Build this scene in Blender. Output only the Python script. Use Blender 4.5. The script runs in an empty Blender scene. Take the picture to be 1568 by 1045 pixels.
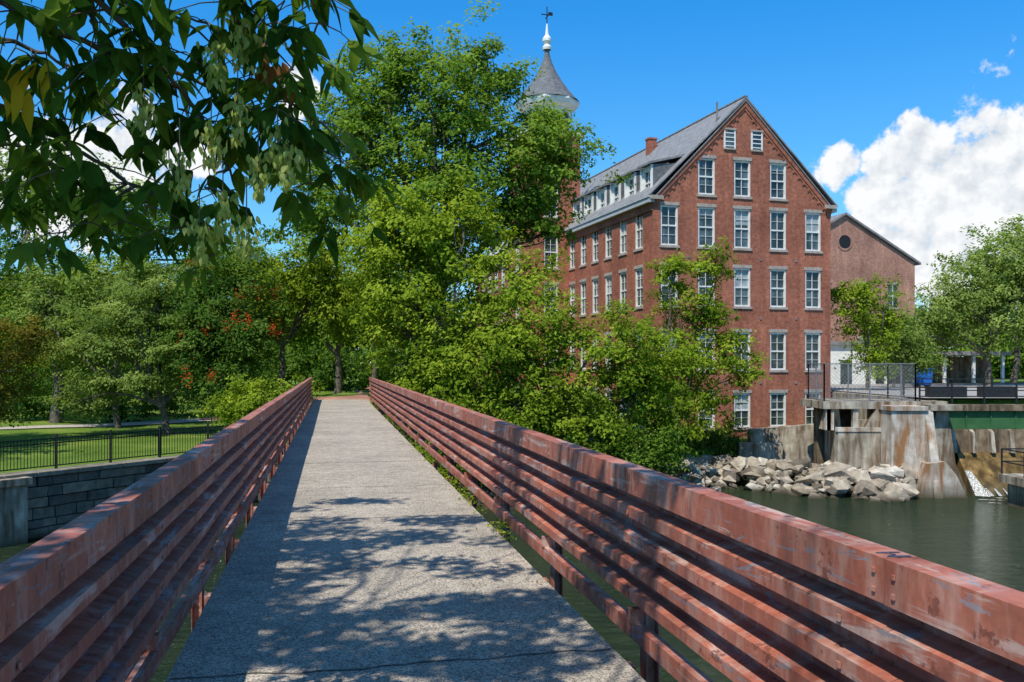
import bpy, math, random
import numpy as np
from mathutils import Vector, Matrix
random.seed(3)
scn = bpy.context.scene
COL = scn.collection
D2R = math.radians

# ------------------------------------------------------------------ materials
def mat(name, base=(0.5,0.5,0.5), rough=0.8, spec=0.3, metallic=0.0):
    m = bpy.data.materials.new(name); m.use_nodes = True
    nt = m.node_tree; b = nt.nodes["Principled BSDF"]
    b.inputs["Base Color"].default_value = (*base,1)
    b.inputs["Roughness"].default_value = rough
    b.inputs["Specular IOR Level"].default_value = spec
    b.inputs["Metallic"].default_value = metallic
    return m, nt, b
def N(nt, t, **kw):
    n = nt.nodes.new(t)
    for k,v in kw.items(): setattr(n,k,v)
    return n
def ramp(nt, fac, stops):
    r = N(nt,"ShaderNodeValToRGB"); nt.links.new(fac, r.inputs[0])
    e = r.color_ramp.elements
    while len(e) < len(stops): e.new(0.5)
    for i,(p,c) in enumerate(stops):
        e[i].position = p; e[i].color = (*c,1) if len(c)==3 else c
    return r.outputs[0]
def noise(nt, scale, detail=5, vec=None, rough=0.55, dist=0.0):
    n = N(nt,"ShaderNodeTexNoise"); n.inputs["Scale"].default_value=scale
    n.inputs["Detail"].default_value=min(detail,5); n.inputs["Roughness"].default_value=rough
    n.inputs["Distortion"].default_value=dist
    if vec is None:
        tc = N(nt,"ShaderNodeTexCoord"); vec = tc.outputs["Object"]
    nt.links.new(vec, n.inputs["Vector"]); return n.outputs["Fac"]
def mix(nt, fac, a, b, mode='MIX'):
    m = N(nt,"ShaderNodeMix"); m.data_type='RGBA'; m.blend_type=mode
    for sock,val in ((m.inputs[0],fac),(m.inputs[6],a),(m.inputs[7],b)):
        if isinstance(val,(int,float)): sock.default_value=val
        elif isinstance(val,tuple): sock.default_value=(*val,1)
        else: nt.links.new(val,sock)
    return m.outputs[2]
def bump(nt, b, h, strength=0.3, dist=0.02):
    bp = N(nt,"ShaderNodeBump"); bp.inputs["Strength"].default_value=strength
    bp.inputs["Distance"].default_value=dist
    nt.links.new(h,bp.inputs["Height"]); nt.links.new(bp.outputs[0], b.inputs["Normal"])
def mapvec(nt, sx,sy,sz):
    tc=N(nt,"ShaderNodeTexCoord"); mp=N(nt,"ShaderNodeMapping")
    mp.inputs["Scale"].default_value=(sx,sy,sz)
    nt.links.new(tc.outputs["Object"],mp.inputs["Vector"]); return mp.outputs[0]

def noise_mat(name, c1, c2, scale, rough=0.85, bumpS=0.3, bumpD=0.02, c3=None, spec=0.25):
    m,nt,b = mat(name,c1,rough,spec)
    f = noise(nt,scale,8)
    st=[(0.32,c1),(0.62,c2)] if c3 is None else [(0.3,c1),(0.5,c2),(0.68,c3)]
    nt.links.new(ramp(nt,f,st), b.inputs["Base Color"])
    bump(nt,b,noise(nt,scale*3,8),bumpS,bumpD); return m

def brick_mat(name, c1, c2, mortar, bw=0.22, bh=0.075, wear=0.35):
    m,nt,b = mat(name,c1,0.9,0.15)
    tc=N(nt,"ShaderNodeTexCoord"); sp=N(nt,"ShaderNodeSeparateXYZ"); nt.links.new(tc.outputs["Object"],sp.inputs[0])
    ad=N(nt,"ShaderNodeMath"); nt.links.new(sp.outputs[0],ad.inputs[0]); nt.links.new(sp.outputs[1],ad.inputs[1])
    cb=N(nt,"ShaderNodeCombineXYZ"); nt.links.new(ad.outputs[0],cb.inputs[0]); nt.links.new(sp.outputs[2],cb.inputs[1])
    bt=N(nt,"ShaderNodeTexBrick"); nt.links.new(cb.outputs[0],bt.inputs["Vector"])
    bt.inputs["Scale"].default_value=1; bt.inputs["Brick Width"].default_value=bw; bt.inputs["Row Height"].default_value=bh
    bt.inputs["Mortar Size"].default_value=bh*0.11
    bt.inputs["Color1"].default_value=(*c1,1); bt.inputs["Color2"].default_value=(*c2,1); bt.inputs["Mortar"].default_value=(*mortar,1)
    f=noise(nt,0.45,8); big=ramp(nt,f,[(0.3,(0.72,0.70,0.70)),(0.7,(1.22,1.18,1.14))])
    c=mix(nt,1.0,bt.outputs["Color"],big,'MULTIPLY')
    f2=noise(nt,5,4); c=mix(nt,1.0,c,ramp(nt,f2,[(0.3,(0.75,0.70,0.70)),(0.7,(1.22,1.22,1.22))]),'MULTIPLY')
    st=noise(nt,1.0,5,mapvec(nt,1.6,1.6,0.25),0.6,0.3)
    c=mix(nt,1.0,c,ramp(nt,st,[(0.35,(0.82,0.79,0.78)),(0.6,(1.05,1.05,1.05)),(0.75,(1.18,1.24,1.26))]),'MULTIPLY')
    nt.links.new(c,b.inputs["Base Color"])
    bump(nt,b,bt.outputs["Fac"],-0.3,0.01); return m

def leaf_mat(name, dark, mid, light, trans=0.42):
    m = bpy.data.materials.new(name); m.use_nodes=True; nt=m.node_tree; nt.nodes.clear()
    out=N(nt,"ShaderNodeOutputMaterial"); at=N(nt,"ShaderNodeAttribute"); at.attribute_name="tint"
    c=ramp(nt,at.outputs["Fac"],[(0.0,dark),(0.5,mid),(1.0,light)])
    d=N(nt,"ShaderNodeBsdfDiffuse"); t=N(nt,"ShaderNodeBsdfTranslucent")
    nt.links.new(c,d.inputs[0])
    tcx=mix(nt,1.0,c,(1.6,1.5,0.6),'MULTIPLY'); nt.links.new(tcx,t.inputs[0])
    m1=N(nt,"ShaderNodeMixShader"); m1.inputs[0].default_value=trans
    nt.links.new(d.outputs[0],m1.inputs[1]); nt.links.new(t.outputs[0],m1.inputs[2])
    nt.links.new(m1.outputs[0],out.inputs[0]); return m

M = {}
M['brick']=brick_mat("mill_brick",(0.41,0.142,0.084),(0.30,0.094,0.058),(0.36,0.21,0.15))
M['brick2']=brick_mat("faded_brick",(0.46,0.245,0.18),(0.39,0.20,0.14),(0.42,0.29,0.23))
M['bark']=noise_mat("bark",(0.05,0.042,0.034),(0.17,0.145,0.12),6,0.95,0.6,0.03)
M['slate']=noise_mat("slate_roof",(0.16,0.16,0.165),(0.26,0.26,0.265),3.0,0.8,0.3,0.02)
M['slate_dark']=noise_mat("slate_spire",(0.09,0.095,0.10),(0.16,0.165,0.175),4.0,0.7,0.3,0.02)
M['white']=noise_mat("white_paint",(0.64,0.64,0.60),(0.80,0.80,0.76),3,0.6,0.1,0.005)
M['stone']=noise_mat("granite_trim",(0.30,0.25,0.21),(0.44,0.38,0.33),5,0.9,0.3,0.01)
M['greytrim']=noise_mat("grey_trim",(0.16,0.15,0.15),(0.26,0.25,0.25),3,0.7,0.1,0.01)
M['gutter']=noise_mat("gutter_paint",(0.36,0.38,0.40),(0.48,0.50,0.51),3,0.7,0.1,0.01)
M['dark']=noise_mat("dark_metal",(0.012,0.013,0.015),(0.025,0.026,0.028),8,0.5,0.1,0.005)
M['steel']=noise_mat("galvanised_steel",(0.14,0.15,0.16),(0.22,0.23,0.24),8,0.5,0.1,0.005)
m,nt,b=mat("window_glass",(0.03,0.045,0.06),0.06,0.6)
nt.links.new(ramp(nt,noise(nt,0.9,2),[(0.35,(0.012,0.018,0.02)),(0.5,(0.04,0.056,0.06)),(0.65,(0.12,0.15,0.16))]),b.inputs["Base Color"]); M['glass']=m
M['blind']=noise_mat("window_blind",(0.22,0.25,0.26),(0.40,0.43,0.43),2,0.3,0.02,0.002,spec=0.5)

def concrete(name, a, bcol, stain, sc=1.2):
    m,nt,b=mat(name,a,0.92,0.2)
    base=ramp(nt,noise(nt,sc*2,9),[(0.3,a),(0.65,bcol)])
    st=noise(nt,1.0,6,mapvec(nt,2.2,2.2,0.35),0.6,0.4)
    c=mix(nt,ramp(nt,st,[(0.42,(0,0,0)),(0.62,(1,1,1))]),base,stain)
    c=mix(nt,1.0,c,ramp(nt,noise(nt,sc*0.5,4),[(0.3,(0.7,0.7,0.7)),(0.7,(1.15,1.15,1.15))]),'MULTIPLY')
    tc=N(nt,"ShaderNodeTexCoord"); sp=N(nt,"ShaderNodeSeparateXYZ"); nt.links.new(tc.outputs["Object"],sp.inputs[0])
    mr=N(nt,"ShaderNodeMapRange"); mr.inputs[1].default_value=-4.5; mr.inputs[2].default_value=-3.7; nt.links.new(sp.outputs[2],mr.inputs[0])
    c=mix(nt,mr.outputs[0],(0.09,0.075,0.045),c)
    nt.links.new(c,b.inputs["Base Color"]); bump(nt,b,noise(nt,sc*9,8),0.5,0.03); return m
M['concrete']=concrete("old_concrete",(0.33,0.28,0.21),(0.50,0.45,0.36),(0.15,0.10,0.06))
M['concrete_warm']=concrete("rusty_concrete",(0.42,0.36,0.28),(0.60,0.56,0.49),(0.30,0.15,0.065))
M['spill']=concrete("spillway_timber",(0.12,0.07,0.022),(0.26,0.17,0.065),(0.06,0.038,0.015))

def rail_paint(name, base1, base2, amount):
    m,nt,b=mat(name,base1,0.6,0.3)
    c=ramp(nt,noise(nt,1.1,6),[(0.3,base1),(0.7,base2)])
    f0=noise(nt,1.0,6,mapvec(nt,3,9,2.2),0.62,0.3)
    c=mix(nt,ramp(nt,f0,[(0.48,(0,0,0)),(0.64,(0.75,0.75,0.75))]),c,(0.50,0.27,0.205))
    sc=noise(nt,1.0,7,mapvec(nt,6,0.9,7),0.65,0.6)
    c=mix(nt,ramp(nt,sc,[(amount,(0,0,0)),(amount+0.05,(0.75,0.75,0.75))]),c,(0.56,0.41,0.35))
    sc2=noise(nt,1.7,8,mapvec(nt,5,1.3,9),0.7,1.2)
    c=mix(nt,ramp(nt,sc2,[(amount+0.03,(0,0,0)),(amount+0.05,(0.8,0.8,0.8))]),c,(0.27,0.25,0.27))
    sc3=noise(nt,9,6,None,0.7)
    c=mix(nt,ramp(nt,sc3,[(0.60,(0,0,0)),(0.63,(0.75,0.75,0.75))]),c,(0.17,0.055,0.035))
    sc4=noise(nt,1.0,5,mapvec(nt,2.5,2.0,1.2),0.6,0.5)
    c=mix(nt,1.0,c,ramp(nt,sc4,[(0.32,(0.66,0.63,0.62)),(0.6,(1.08,1.08,1.08))]),'MULTIPLY')
    c=mix(nt,1.0,c,ramp(nt,noise(nt,30,4),[(0.3,(0.84,0.84,0.84)),(0.7,(1.1,1.1,1.1))]),'MULTIPLY')
    nt.links.new(c,b.inputs["Base Color"])
    nt.links.new(ramp(nt,noise(nt,4,5),[(0.3,(0.45,0.45,0.45)),(0.7,(0.8,0.8,0.8))]),b.inputs["Roughness"])
    bump(nt,b,sc3,0.2,0.004); return m
M['rail']=rail_paint("red_oxide_paint",(0.36,0.105,0.062),(0.45,0.155,0.10),0.565)
m,nt,b=mat("deck_asphalt",(0.25,0.24,0.22),0.95,0.15)
agg=N(nt,"ShaderNodeTexVoronoi"); agg.inputs["Scale"].default_value=95
tc=N(nt,"ShaderNodeTexCoord"); nt.links.new(tc.outputs["Object"],agg.inputs["Vector"])
c=ramp(nt,agg.outputs["Color"],[(0.15,(0.18,0.158,0.13)),(0.5,(0.42,0.37,0.305)),(0.85,(0.64,0.575,0.48))])
c=mix(nt,1.0,c,ramp(nt,noise(nt,0.7,6),[(0.3,(0.80,0.80,0.80)),(0.7,(1.12,1.1,1.08))]),'MULTIPLY')
c=mix(nt,1.0,c,ramp(nt,noise(nt,5,8),[(0.3,(0.80,0.80,0.80)),(0.7,(1.12,1.12,1.12))]),'MULTIPLY')
nt.links.new(c,b.inputs["Base Color"]); bump(nt,b,agg.outputs["Distance"],0.6,0.01); M['deck']=m
M['crack']=noise_mat("crack_tar",(0.06,0.055,0.05),(0.15,0.14,0.12),9)
m,nt,b=mat("grass",(0.07,0.12,0.02),0.95,0.1)
c=ramp(nt,noise(nt,0.35,8),[(0.3,(0.09,0.15,0.02)),(0.55,(0.14,0.215,0.03)),(0.75,(0.21,0.26,0.05))])
c=mix(nt,1.0,c,ramp(nt,noise(nt,9,6),[(0.3,(0.55,0.6,0.55)),(0.7,(1.35,1.3,1.3))]),'MULTIPLY')
tc=N(nt,"ShaderNodeTexCoord"); sp=N(nt,"ShaderNodeSeparateXYZ"); nt.links.new(tc.outputs["Object"],sp.inputs[0])
mr=N(nt,"ShaderNodeMapRange"); mr.inputs[1].default_value=-3.3; mr.inputs[2].default_value=-2.7; nt.links.new(sp.outputs[2],mr.inputs[0])
c=mix(nt,mr.outputs[0],(0.05,0.042,0.028),c)
nt.links.new(c,b.inputs["Base Color"]); bump(nt,b,noise(nt,14,6),0.8,0.06); M['grass']=m
M['gravel']=noise_mat("gravel_path",(0.36,0.31,0.25),(0.48,0.42,0.35),3)
M['redpath']=brick_mat("brick_paving",(0.46,0.23,0.16),(0.38,0.18,0.12),(0.30,0.23,0.18),0.2,0.1)
M['lot']=noise_mat("parking_surface",(0.28,0.26,0.24),(0.38,0.36,0.33),0.8)
m,nt,b=mat("river_water",(0.018,0.04,0.028),0.08,0.26)
nt.links.new(ramp(nt,noise(nt,0.12,4),[(0.3,(0.018,0.036,0.014)),(0.7,(0.045,0.062,0.024))]),b.inputs["Base Color"])
w1=noise(nt,1.0,5,mapvec(nt,1.6,3.4,1),0.72,0.7); bump(nt,b,w1,1.0,0.42); M['water']=m
def tint_mat(name, stops, rough=0.9, bs=0.5, sc=6):
    m,nt,b=mat(name,(0.5,0.5,0.5),rough,0.2)
    at=N(nt,"ShaderNodeAttribute"); at.attribute_name="tint"
    c=ramp(nt,at.outputs["Fac"],stops)
    c=mix(nt,1.0,c,ramp(nt,noise(nt,sc,8),[(0.3,(0.6,0.59,0.57)),(0.7,(1.25,1.22,1.18))]),'MULTIPLY')
    tc=N(nt,"ShaderNodeTexCoord"); sp=N(nt,"ShaderNodeSeparateXYZ"); nt.links.new(tc.outputs["Object"],sp.inputs[0])
    mr=N(nt,"ShaderNodeMapRange"); mr.inputs[1].default_value=-4.45; mr.inputs[2].default_value=-4.2; nt.links.new(sp.outputs[2],mr.inputs[0])
    c=mix(nt,mr.outputs[0],(0.06,0.05,0.032),c)
    nt.links.new(c,b.inputs["Base Color"]); bump(nt,b,noise(nt,sc*2,8),bs,0.04); return m
M['rock']=tint_mat("riprap_stone",[(0,(0.12,0.10,0.08)),(0.4,(0.30,0.25,0.19)),(0.75,(0.44,0.385,0.31)),(1,(0.52,0.48,0.41))],sc=3)
M['block']=tint_mat("wall_granite",[(0,(0.08,0.08,0.07)),(0.5,(0.17,0.16,0.135)),(1,(0.29,0.26,0.20))],sc=3)
M['green']=noise_mat("green_gate",(0.03,0.10,0.035),(0.05,0.14,0.05),2,0.6)
M['plank']=concrete("gate_planks",(0.16,0.11,0.065),(0.30,0.23,0.15),(0.07,0.05,0.03))
M['blue']=noise_mat("blue_plastic",(0.01,0.10,0.40),(0.02,0.13,0.46),3,0.5)
M['graf']=noise_mat("graffiti_ink",(0.03,0.03,0.05),(0.06,0.07,0.12),9,0.5)

LM={}
LM['mid']=leaf_mat("foliage_mid",(0.045,0.095,0.012),(0.13,0.225,0.026),(0.26,0.37,0.055))
LM['lime']=leaf_mat("foliage_lime",(0.07,0.125,0.010),(0.205,0.295,0.024),(0.38,0.46,0.05))
LM['dark']=leaf_mat("foliage_dark",(0.03,0.07,0.012),(0.075,0.15,0.024),(0.16,0.25,0.045))
LM['pale']=leaf_mat("foliage_pale",(0.075,0.13,0.028),(0.18,0.26,0.055),(0.31,0.39,0.11))
LM['olive']=leaf_mat("foliage_olive",(0.08,0.075,0.014),(0.17,0.16,0.026),(0.30,0.21,0.04))
LM['near']=leaf_mat("foliage_near",(0.028,0.07,0.012),(0.07,0.15,0.022),(0.16,0.26,0.04),0.5)
LM['seed']=leaf_mat("seed_clusters",(0.24,0.31,0.075),(0.38,0.45,0.13),(0.50,0.53,0.20),0.4)
LM['yellow']=leaf_mat("yellow_leaves",(0.55,0.36,0.02),(0.6,0.42,0.03),(0.6,0.46,0.05))
LM['red']=leaf_mat("red_blossom",(0.45,0.04,0.015),(0.6,0.08,0.025),(0.6,0.14,0.04))
LM['brown']=leaf_mat("dry_leaves",(0.2,0.08,0.035),(0.3,0.13,0.05),(0.36,0.18,0.08))

# ------------------------------------------------------------------ mesh builder
class MB:
    def __init__(s): s.v=[]; s.f=[]; s.m=[]; s.t=[]
    def face(s,pts,mi=0,t=0.5):
        n=len(s.v); s.v+= [tuple(p) for p in pts]; s.f.append(tuple(range(n,n+len(pts)))); s.m.append(mi); s.t.append(t)
    def hexa(s,p,mi=0,t=0.5):
        n=len(s.v); s.v+=[tuple(q) for q in p]
        for f in ((0,3,2,1),(4,5,6,7),(0,1,5,4),(1,2,6,5),(2,3,7,6),(3,0,4,7)):
            s.f.append(tuple(n+i for i in f)); s.m.append(mi); s.t.append(t)
    def box(s,x0,x1,y0,y1,z0,z1,mi=0,t=0.5):
        s.hexa([(x0,y0,z0),(x1,y0,z0),(x1,y1,z0),(x0,y1,z0),(x0,y0,z1),(x1,y0,z1),(x1,y1,z1),(x0,y1,z1)],mi,t)
    def prism(s,poly,axis,a0,a1,mi=0):
        def mk(p,a):
            return (p[0],a,p[1]) if axis=='y' else ((a,p[0],p[1]) if axis=='x' else (p[0],p[1],a))
        A=[mk(p,a0) for p in poly]; B=[mk(p,a1) for p in poly]
        s.face(A,mi); s.face(B[::-1],mi)
        k=len(poly)
        for i in range(k):
            j=(i+1)%k; s.face([A[i],A[j],B[j],B[i]],mi)
    def bar(s,p,q,w,mi=0,h=None):
        p=Vector(p); q=Vector(q); d=(q-p).normalized(); h=h or w
        up=Vector((0,0,1)) if abs(d.z)<0.9 else Vector((1,0,0))
        a=d.cross(up).normalized()*w/2; b=a.cross(d).normalized()*h/2
        s.hexa([p-a-b,p+a-b,q+a-b,q-a-b,p-a+b,p+a+b,q+a+b,q-a+b],mi)
    def lathe(s,cx,cy,prof,n=16,mi=0,rot=0.0):
        for i in range(len(prof)-1):
            (r0,z0),(r1,z1)=prof[i],prof[i+1]
            for k in range(n):
                a=rot+2*math.pi*k/n; b=rot+2*math.pi*(k+1)/n
                s.face([(cx+r0*math.cos(a),cy+r0*math.sin(a),z0),(cx+r0*math.cos(b),cy+r0*math.sin(b),z0),
                        (cx+r1*math.cos(b),cy+r1*math.sin(b),z1),(cx+r1*math.cos(a),cy+r1*math.sin(a),z1)],mi)
    def build(s,name,mats,loc=(0,0,0),rz=0.0,parent=None,smooth=False):
        me=bpy.data.meshes.new(name); me.from_pydata(s.v,[],s.f); me.update()
        for mm in mats: me.materials.append(mm)
        me.polygons.foreach_set("material_index",s.m)
        at=me.attributes.new("tint",'FLOAT','FACE'); at.data.foreach_set("value",s.t)
        if smooth: me.polygons.foreach_set("use_smooth",[True]*len(s.f))
        o=bpy.data.objects.new(name,me); COL.objects.link(o); o.location=loc; o.rotation_euler=(0,0,rz)
        if parent: o.parent=parent
        return o
def empty(name,loc=(0,0,0),rz=0.0):
    o=bpy.data.objects.new(name,None); COL.objects.link(o); o.location=loc; o.rotation_euler=(0,0,rz); return o

# ------------------------------------------------------------------ terrain
def sstep(a,b,x):
    t=np.clip((x-a)/(b-a),0,1); return t*t*(3-2*t)
BX=[-300,-60,-30,-17.7,-14.3,-11.5,-9,-6,-2,5.5,7.2,8.8,10.5,13.5,16.5,17.5,60,300]
BY=[-90,-30,10,31.6,37.6,41.5,42.5,42,38.5,38.5,42,48.5,51.5,50.5,49.5,45.6,45.6,45.6]
def land(x,y):
    bank=np.interp(x,BX,BY)
    left=sstep(-10.5,-13.5,x)
    h0=-0.06-2.15*left*(1-0.55*sstep(70,130,y))
    lowr=sstep(-2,4,x)*(1-sstep(20.0,20.8,x))*(1-sstep(57.5,62,y))
    h0=h0*(1-lowr)+(-2.75)*lowr
    h0=h0+0.04*np.sin(x*0.7)*np.cos(y*0.5)
    d=y-bank
    soft=(1-left)*(1-sstep(16.8,17.4,x))
    hs=-5.6+(h0+5.6)*sstep(-0.5,4.0,d)
    hv=-5.6+(h0+5.6)*sstep(0.25,0.7,d)
    h=hs*soft+hv*(1-soft)
    near=-5.6+(4.4)*sstep(-3.0,-7.0,y+0.15*x)
    return np.maximum(h,near)
xs=np.concatenate([[-900,-500,-300,-200,-140,-100,-80],np.arange(-64,48,0.6),[52,60,80,120,200,350,600,900]])
ys=np.concatenate([[-400,-200,-100,-60,-40,-28],np.arange(-20,75,0.6),[78,82,88,95,105,120,140,180,260,400,700,1500]])
X,Y=np.meshgrid(xs,ys); Z=land(X,Y)
def gridmesh(name,X,Y,Z,mats):
    ny,nx=X.shape
    co=np.stack([X,Y,Z],-1).reshape(-1,3)
    i=np.arange(ny*nx).reshape(ny,nx)
    q=np.stack([i[:-1,:-1],i[:-1,1:],i[1:,1:],i[1:,:-1]],-1).reshape(-1,4)
    return quadmesh(name,co,q,mats)
def quadmesh(name,co,q,mats,mi=None,tint=None,smooth=False):
    me=bpy.data.meshes.new(name); me.vertices.add(len(co)); me.vertices.foreach_set("co",np.ascontiguousarray(co,dtype=np.float32).ravel())
    F=len(q); me.loops.add(4*F); me.loops.foreach_set("vertex_index",np.ascontiguousarray(q,dtype=np.int32).ravel())
    me.polygons.add(F); me.polygons.foreach_set("loop_start",np.arange(F,dtype=np.int32)*4)
    if mi is not None: me.polygons.foreach_set("material_index",np.ascontiguousarray(mi,dtype=np.int32))
    me.update(calc_edges=True)
    for mm in mats: me.materials.append(mm)
    if tint is not None:
        at=me.attributes.new("tint",'FLOAT','FACE'); at.data.foreach_set("value",np.ascontiguousarray(tint,dtype=np.float32))
    o=bpy.data.objects.new(name,me); COL.objects.link(o); return o
g=gridmesh("ground",X,Y,Z,[M['grass']])
g.data.polygons.foreach_set("use_smooth",[True]*len(g.data.polygons))
mb=MB(); mb.face([(-90,-90,-4.5),(120,-90,-4.5),(120,60,-4.5),(-90,60,-4.5)])
mb.build("river_water",[M['water']])

def strip(name,pts,w,z,m,follow=True):
    mb=MB(); P=[Vector((p[0],p[1])) for p in pts]
    fine=[]
    for a,b_ in zip(P[:-1],P[1:]):
        k=max(1,int((b_-a).length/0.6))
        for i in range(k): fine.append(a.lerp(b_,i/k))
    fine.append(P[-1]); L=[];R=[]
    for i,p in enumerate(fine):
        d=(fine[min(i+1,len(fine)-1)]-fine[max(i-1,0)]).normalized(); n=Vector((-d.y,d.x))
        for s_,arr in ((1,L),(-1,R)):
            q=p+n*s_*w/2; zz=float(land(np.array(q.x),np.array(q.y)))+z if follow else z
            arr.append((q.x,q.y,zz))
    for i in range(len(fine)-1): mb.face([L[i],R[i],R[i+1],L[i+1]])
    return mb.build(name,[m])
TH=D2R(11.15)
def br(u,v): return (u*math.cos(TH)-v*math.sin(TH), u*math.sin(TH)+v*math.cos(TH))
strip("brick_path",[br(0.4,45.6),br(0.4,56),br(0.0,66)],3.0,0.09,M['redpath'])
strip("gravel_path",[(-60,50),(-40,53),(-30,56),(-24,60.5),(-20,68),(-17,76)],2.6,0.06,M['gravel'])
strip("brick_path",[(-22,66),(-13,65.5),(-6,66),(0,68)],3.4,0.10,M['redpath'])

# ------------------------------------------------------------------ bridge
fb=empty("footbridge",(0,0,0),TH)
mb=MB()
mb.box(-0.90,1.70,-7,45.9,-0.22,0,0)
mb.build("deck",[M['deck']],parent=fb)
mb=MB()
for u in (-0.75,1.55): mb.box(u-0.12,u+0.12,-7,45.8,-0.85,-0.224,0)
v=-6.5
while v<45: mb.box(-1.15,1.95,v,v+0.12,-0.40,-0.226,0); v+=2.44
mb.build("steel_girders",[M['rail']],parent=fb)
mb=MB()
def crack(v,amp,w):
    pts=[]; k=22; yy=v
    for i in range(k+1):
        u=-0.88+2.56*i/k; yy+=random.uniform(-amp,amp); pts.append((u,yy*0.7+v*0.3))
        yy=yy*0.9+v*0.1
    for a,b_ in zip(pts[:-1],pts[1:]):
        w1=w*random.uniform(0.4,1); mb.face([(a[0],a[1],0.004),(b_[0],b_[1],0.004),(b_[0],b_[1]+w1,0.004),(a[0],a[1]+w1,0.004)])
for vv,am,w in ((5.35,0.05,0.025),(7.9,0.02,0.012),(10.5,0.01,0.02),(13.2,0.02,0.02),(16.5,0.01,0.03),(20.0,0.01,0.03),(24.2,0.01,0.04),(29,0.01,0.05),(34,0.01,0.05),(39,0.01,0.06)): crack(vv,am,w)
mb.build("deck_joints",[M['crack']],parent=fb)

def railing(side):
    mb=MB(); u0 = 1.94 if side>0 else -1.06
    sg=-1 if side>0 else 1
    V0,V1=-7,46.2
    U=lambda t:u0+sg*t
    def bx(t0,t1,v0,v1,z0,z1,mi=0):
        a,b_=sorted((U(t0),U(t1))); mb.box(a,b_,v0,v1,z0,z1,mi)
    seg=4.88; v=V0
    rr=random.Random(5+side)
    while v<V1-0.1:
        ve=min(v+seg,V1); j=rr.uniform(-0.008,0.008)
        bx(0+j,0.125+j,v+0.004,ve-0.004,0.945,1.10)
        prof=[]; z=0.905
        for k in range(4):
            prof+=[(0.02,z),(0.02,z-0.028),(0.11,z-0.050),(0.11,z-0.115),(0.02,z-0.138)]
            z-=0.172
        prof.append((0.02,z))
        th=0.008; nsub=6
        for q in range(nsub):
            va=v+0.003+(ve-v-0.006)*q/nsub; vb=v+0.003+(ve-v-0.006)*(q+1)/nsub
            ja=j*0.7+(0 if q==0 else 0.004*math.sin(q*2.1+v)); jb=j*0.7+(0 if q==nsub-1 else 0.004*math.sin((q+1)*2.1+v))
            for (t0,z0),(t1,z1) in zip(prof[:-1],prof[1:]):
                mb.face([(U(t0+ja),va,z0),(U(t1+ja),va,z1),(U(t1+jb),vb,z1),(U(t0+jb),vb,z0)],0)
                mb.face([(U(t0+ja-th),va,z0),(U(t0+jb-th),vb,z0),(U(t1+jb-th),vb,z1),(U(t1+ja-th),va,z1)],0)
        bx(0.02,0.075,v+0.003,ve-0.003,0.075,0.125)
        bx(0.076,0.088,v+0.003,ve-0.003,0.02,0.125)
        for vv in (v+0.06,ve-0.06):
            for zz in (0.985,1.05): bx(0.1255+j,0.133+j,vv-0.009,vv+0.009,zz-0.009,zz+0.009)
        v=ve
    v=V0+0.3
    while v<V1:
        bx(-0.075,-0.065,v-0.06,v+0.06,-0.6,0.94)
        bx(0.002,0.012,v-0.06,v+0.06,-0.6,0.94)
        bx(-0.064,0.001,v-0.006,v+0.006,-0.6,0.94)
        bx(0.013,0.10,v-0.03,v+0.03,0.125,0.215)
        for k in range(4):
            zz=0.905-0.172*k-0.085
            bx(0.112,0.122,v-0.012,v+0.012,zz-0.012,zz+0.012)
        v+=2.44
    if side>0:
        rg=random.Random(2)
        px,py=0.03,2.75
        for k in range(12):
            nx_=rg.uniform(0.015,0.11); ny_=py+rg.uniform(-0.01,0.028)
            mb.bar((U(px),py,1.1025),(U(nx_),ny_,1.1025),0.005,1,0.002); px,py=nx_,ny_
    o=mb.build("bridge_railing",[M['rail'],M['graf']],rz=TH)
    bv=o.modifiers.new("b",'BEVEL'); bv.width=0.006; bv.segments=2; bv.limit_method='ANGLE'; bv.angle_limit=D2R(60)
    return o
railing(1); railing(-1)

# ------------------------------------------------------------------ foliage tools
def unit(a): return a/np.maximum(np.linalg.norm(a,axis=-1,keepdims=True),1e-6)
def leaf_quads(C,Nn,L,W,rng,droop=0.3):
    n=len(C); r=rng.normal(size=(n,3)); r[:,2]-=droop*1.5
    ax=unit(r-(r*Nn).sum(1,keepdims=True)*Nn); sd=np.cross(ax,Nn)
    L=L[:,None]; W=W[:,None]
    a=C-ax*L*0.5; c=C+ax*L*0.5; lift=Nn*L*0.10
    b=C+sd*W*0.5+lift; d=C-sd*W*0.5+lift
    co=np.stack([a,b,c,d],1).reshape(-1,3); q=np.arange(4*n).reshape(n,4); return co,q
def tube(pts,rad,n=7):
    pts=np.array(pts,float); k=len(pts); co=[];
    for i in range(k):
        d=pts[min(i+1,k-1)]-pts[max(i-1,0)]; d=d/(np.linalg.norm(d)+1e-9)
        up=np.array([0,0,1.0]) if abs(d[2])<0.9 else np.array([1.0,0,0])
        a=np.cross(d,up); a/=np.linalg.norm(a); b=np.cross(a,d)
        for j in range(n):
            t=2*math.pi*j/n; co.append(pts[i]+rad[i]*(a*math.cos(t)+b*math.sin(t)))
    q=[]
    for i in range(k-1):
        for j in range(n):
            j2=(j+1)%n; q.append((i*n+j,i*n+j2,(i+1)*n+j2,(i+1)*n+j))
    return np.array(co),np.array(q)
class TreeB:
    def __init__(s): s.co=[];s.q=[];s.m=[];s.t=[];s.n=0
    def add(s,co,q,mi,t):
        s.co.append(co); s.q.append(q+s.n); s.n+=len(co)
        s.m.append(np.full(len(q),mi)); s.t.append(np.full(len(q),t) if np.isscalar(t) else t)
    def build(s,name,mats):
        return quadmesh(name,np.concatenate(s.co),np.concatenate(s.q),mats,np.concatenate(s.m),np.concatenate(s.t))
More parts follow.
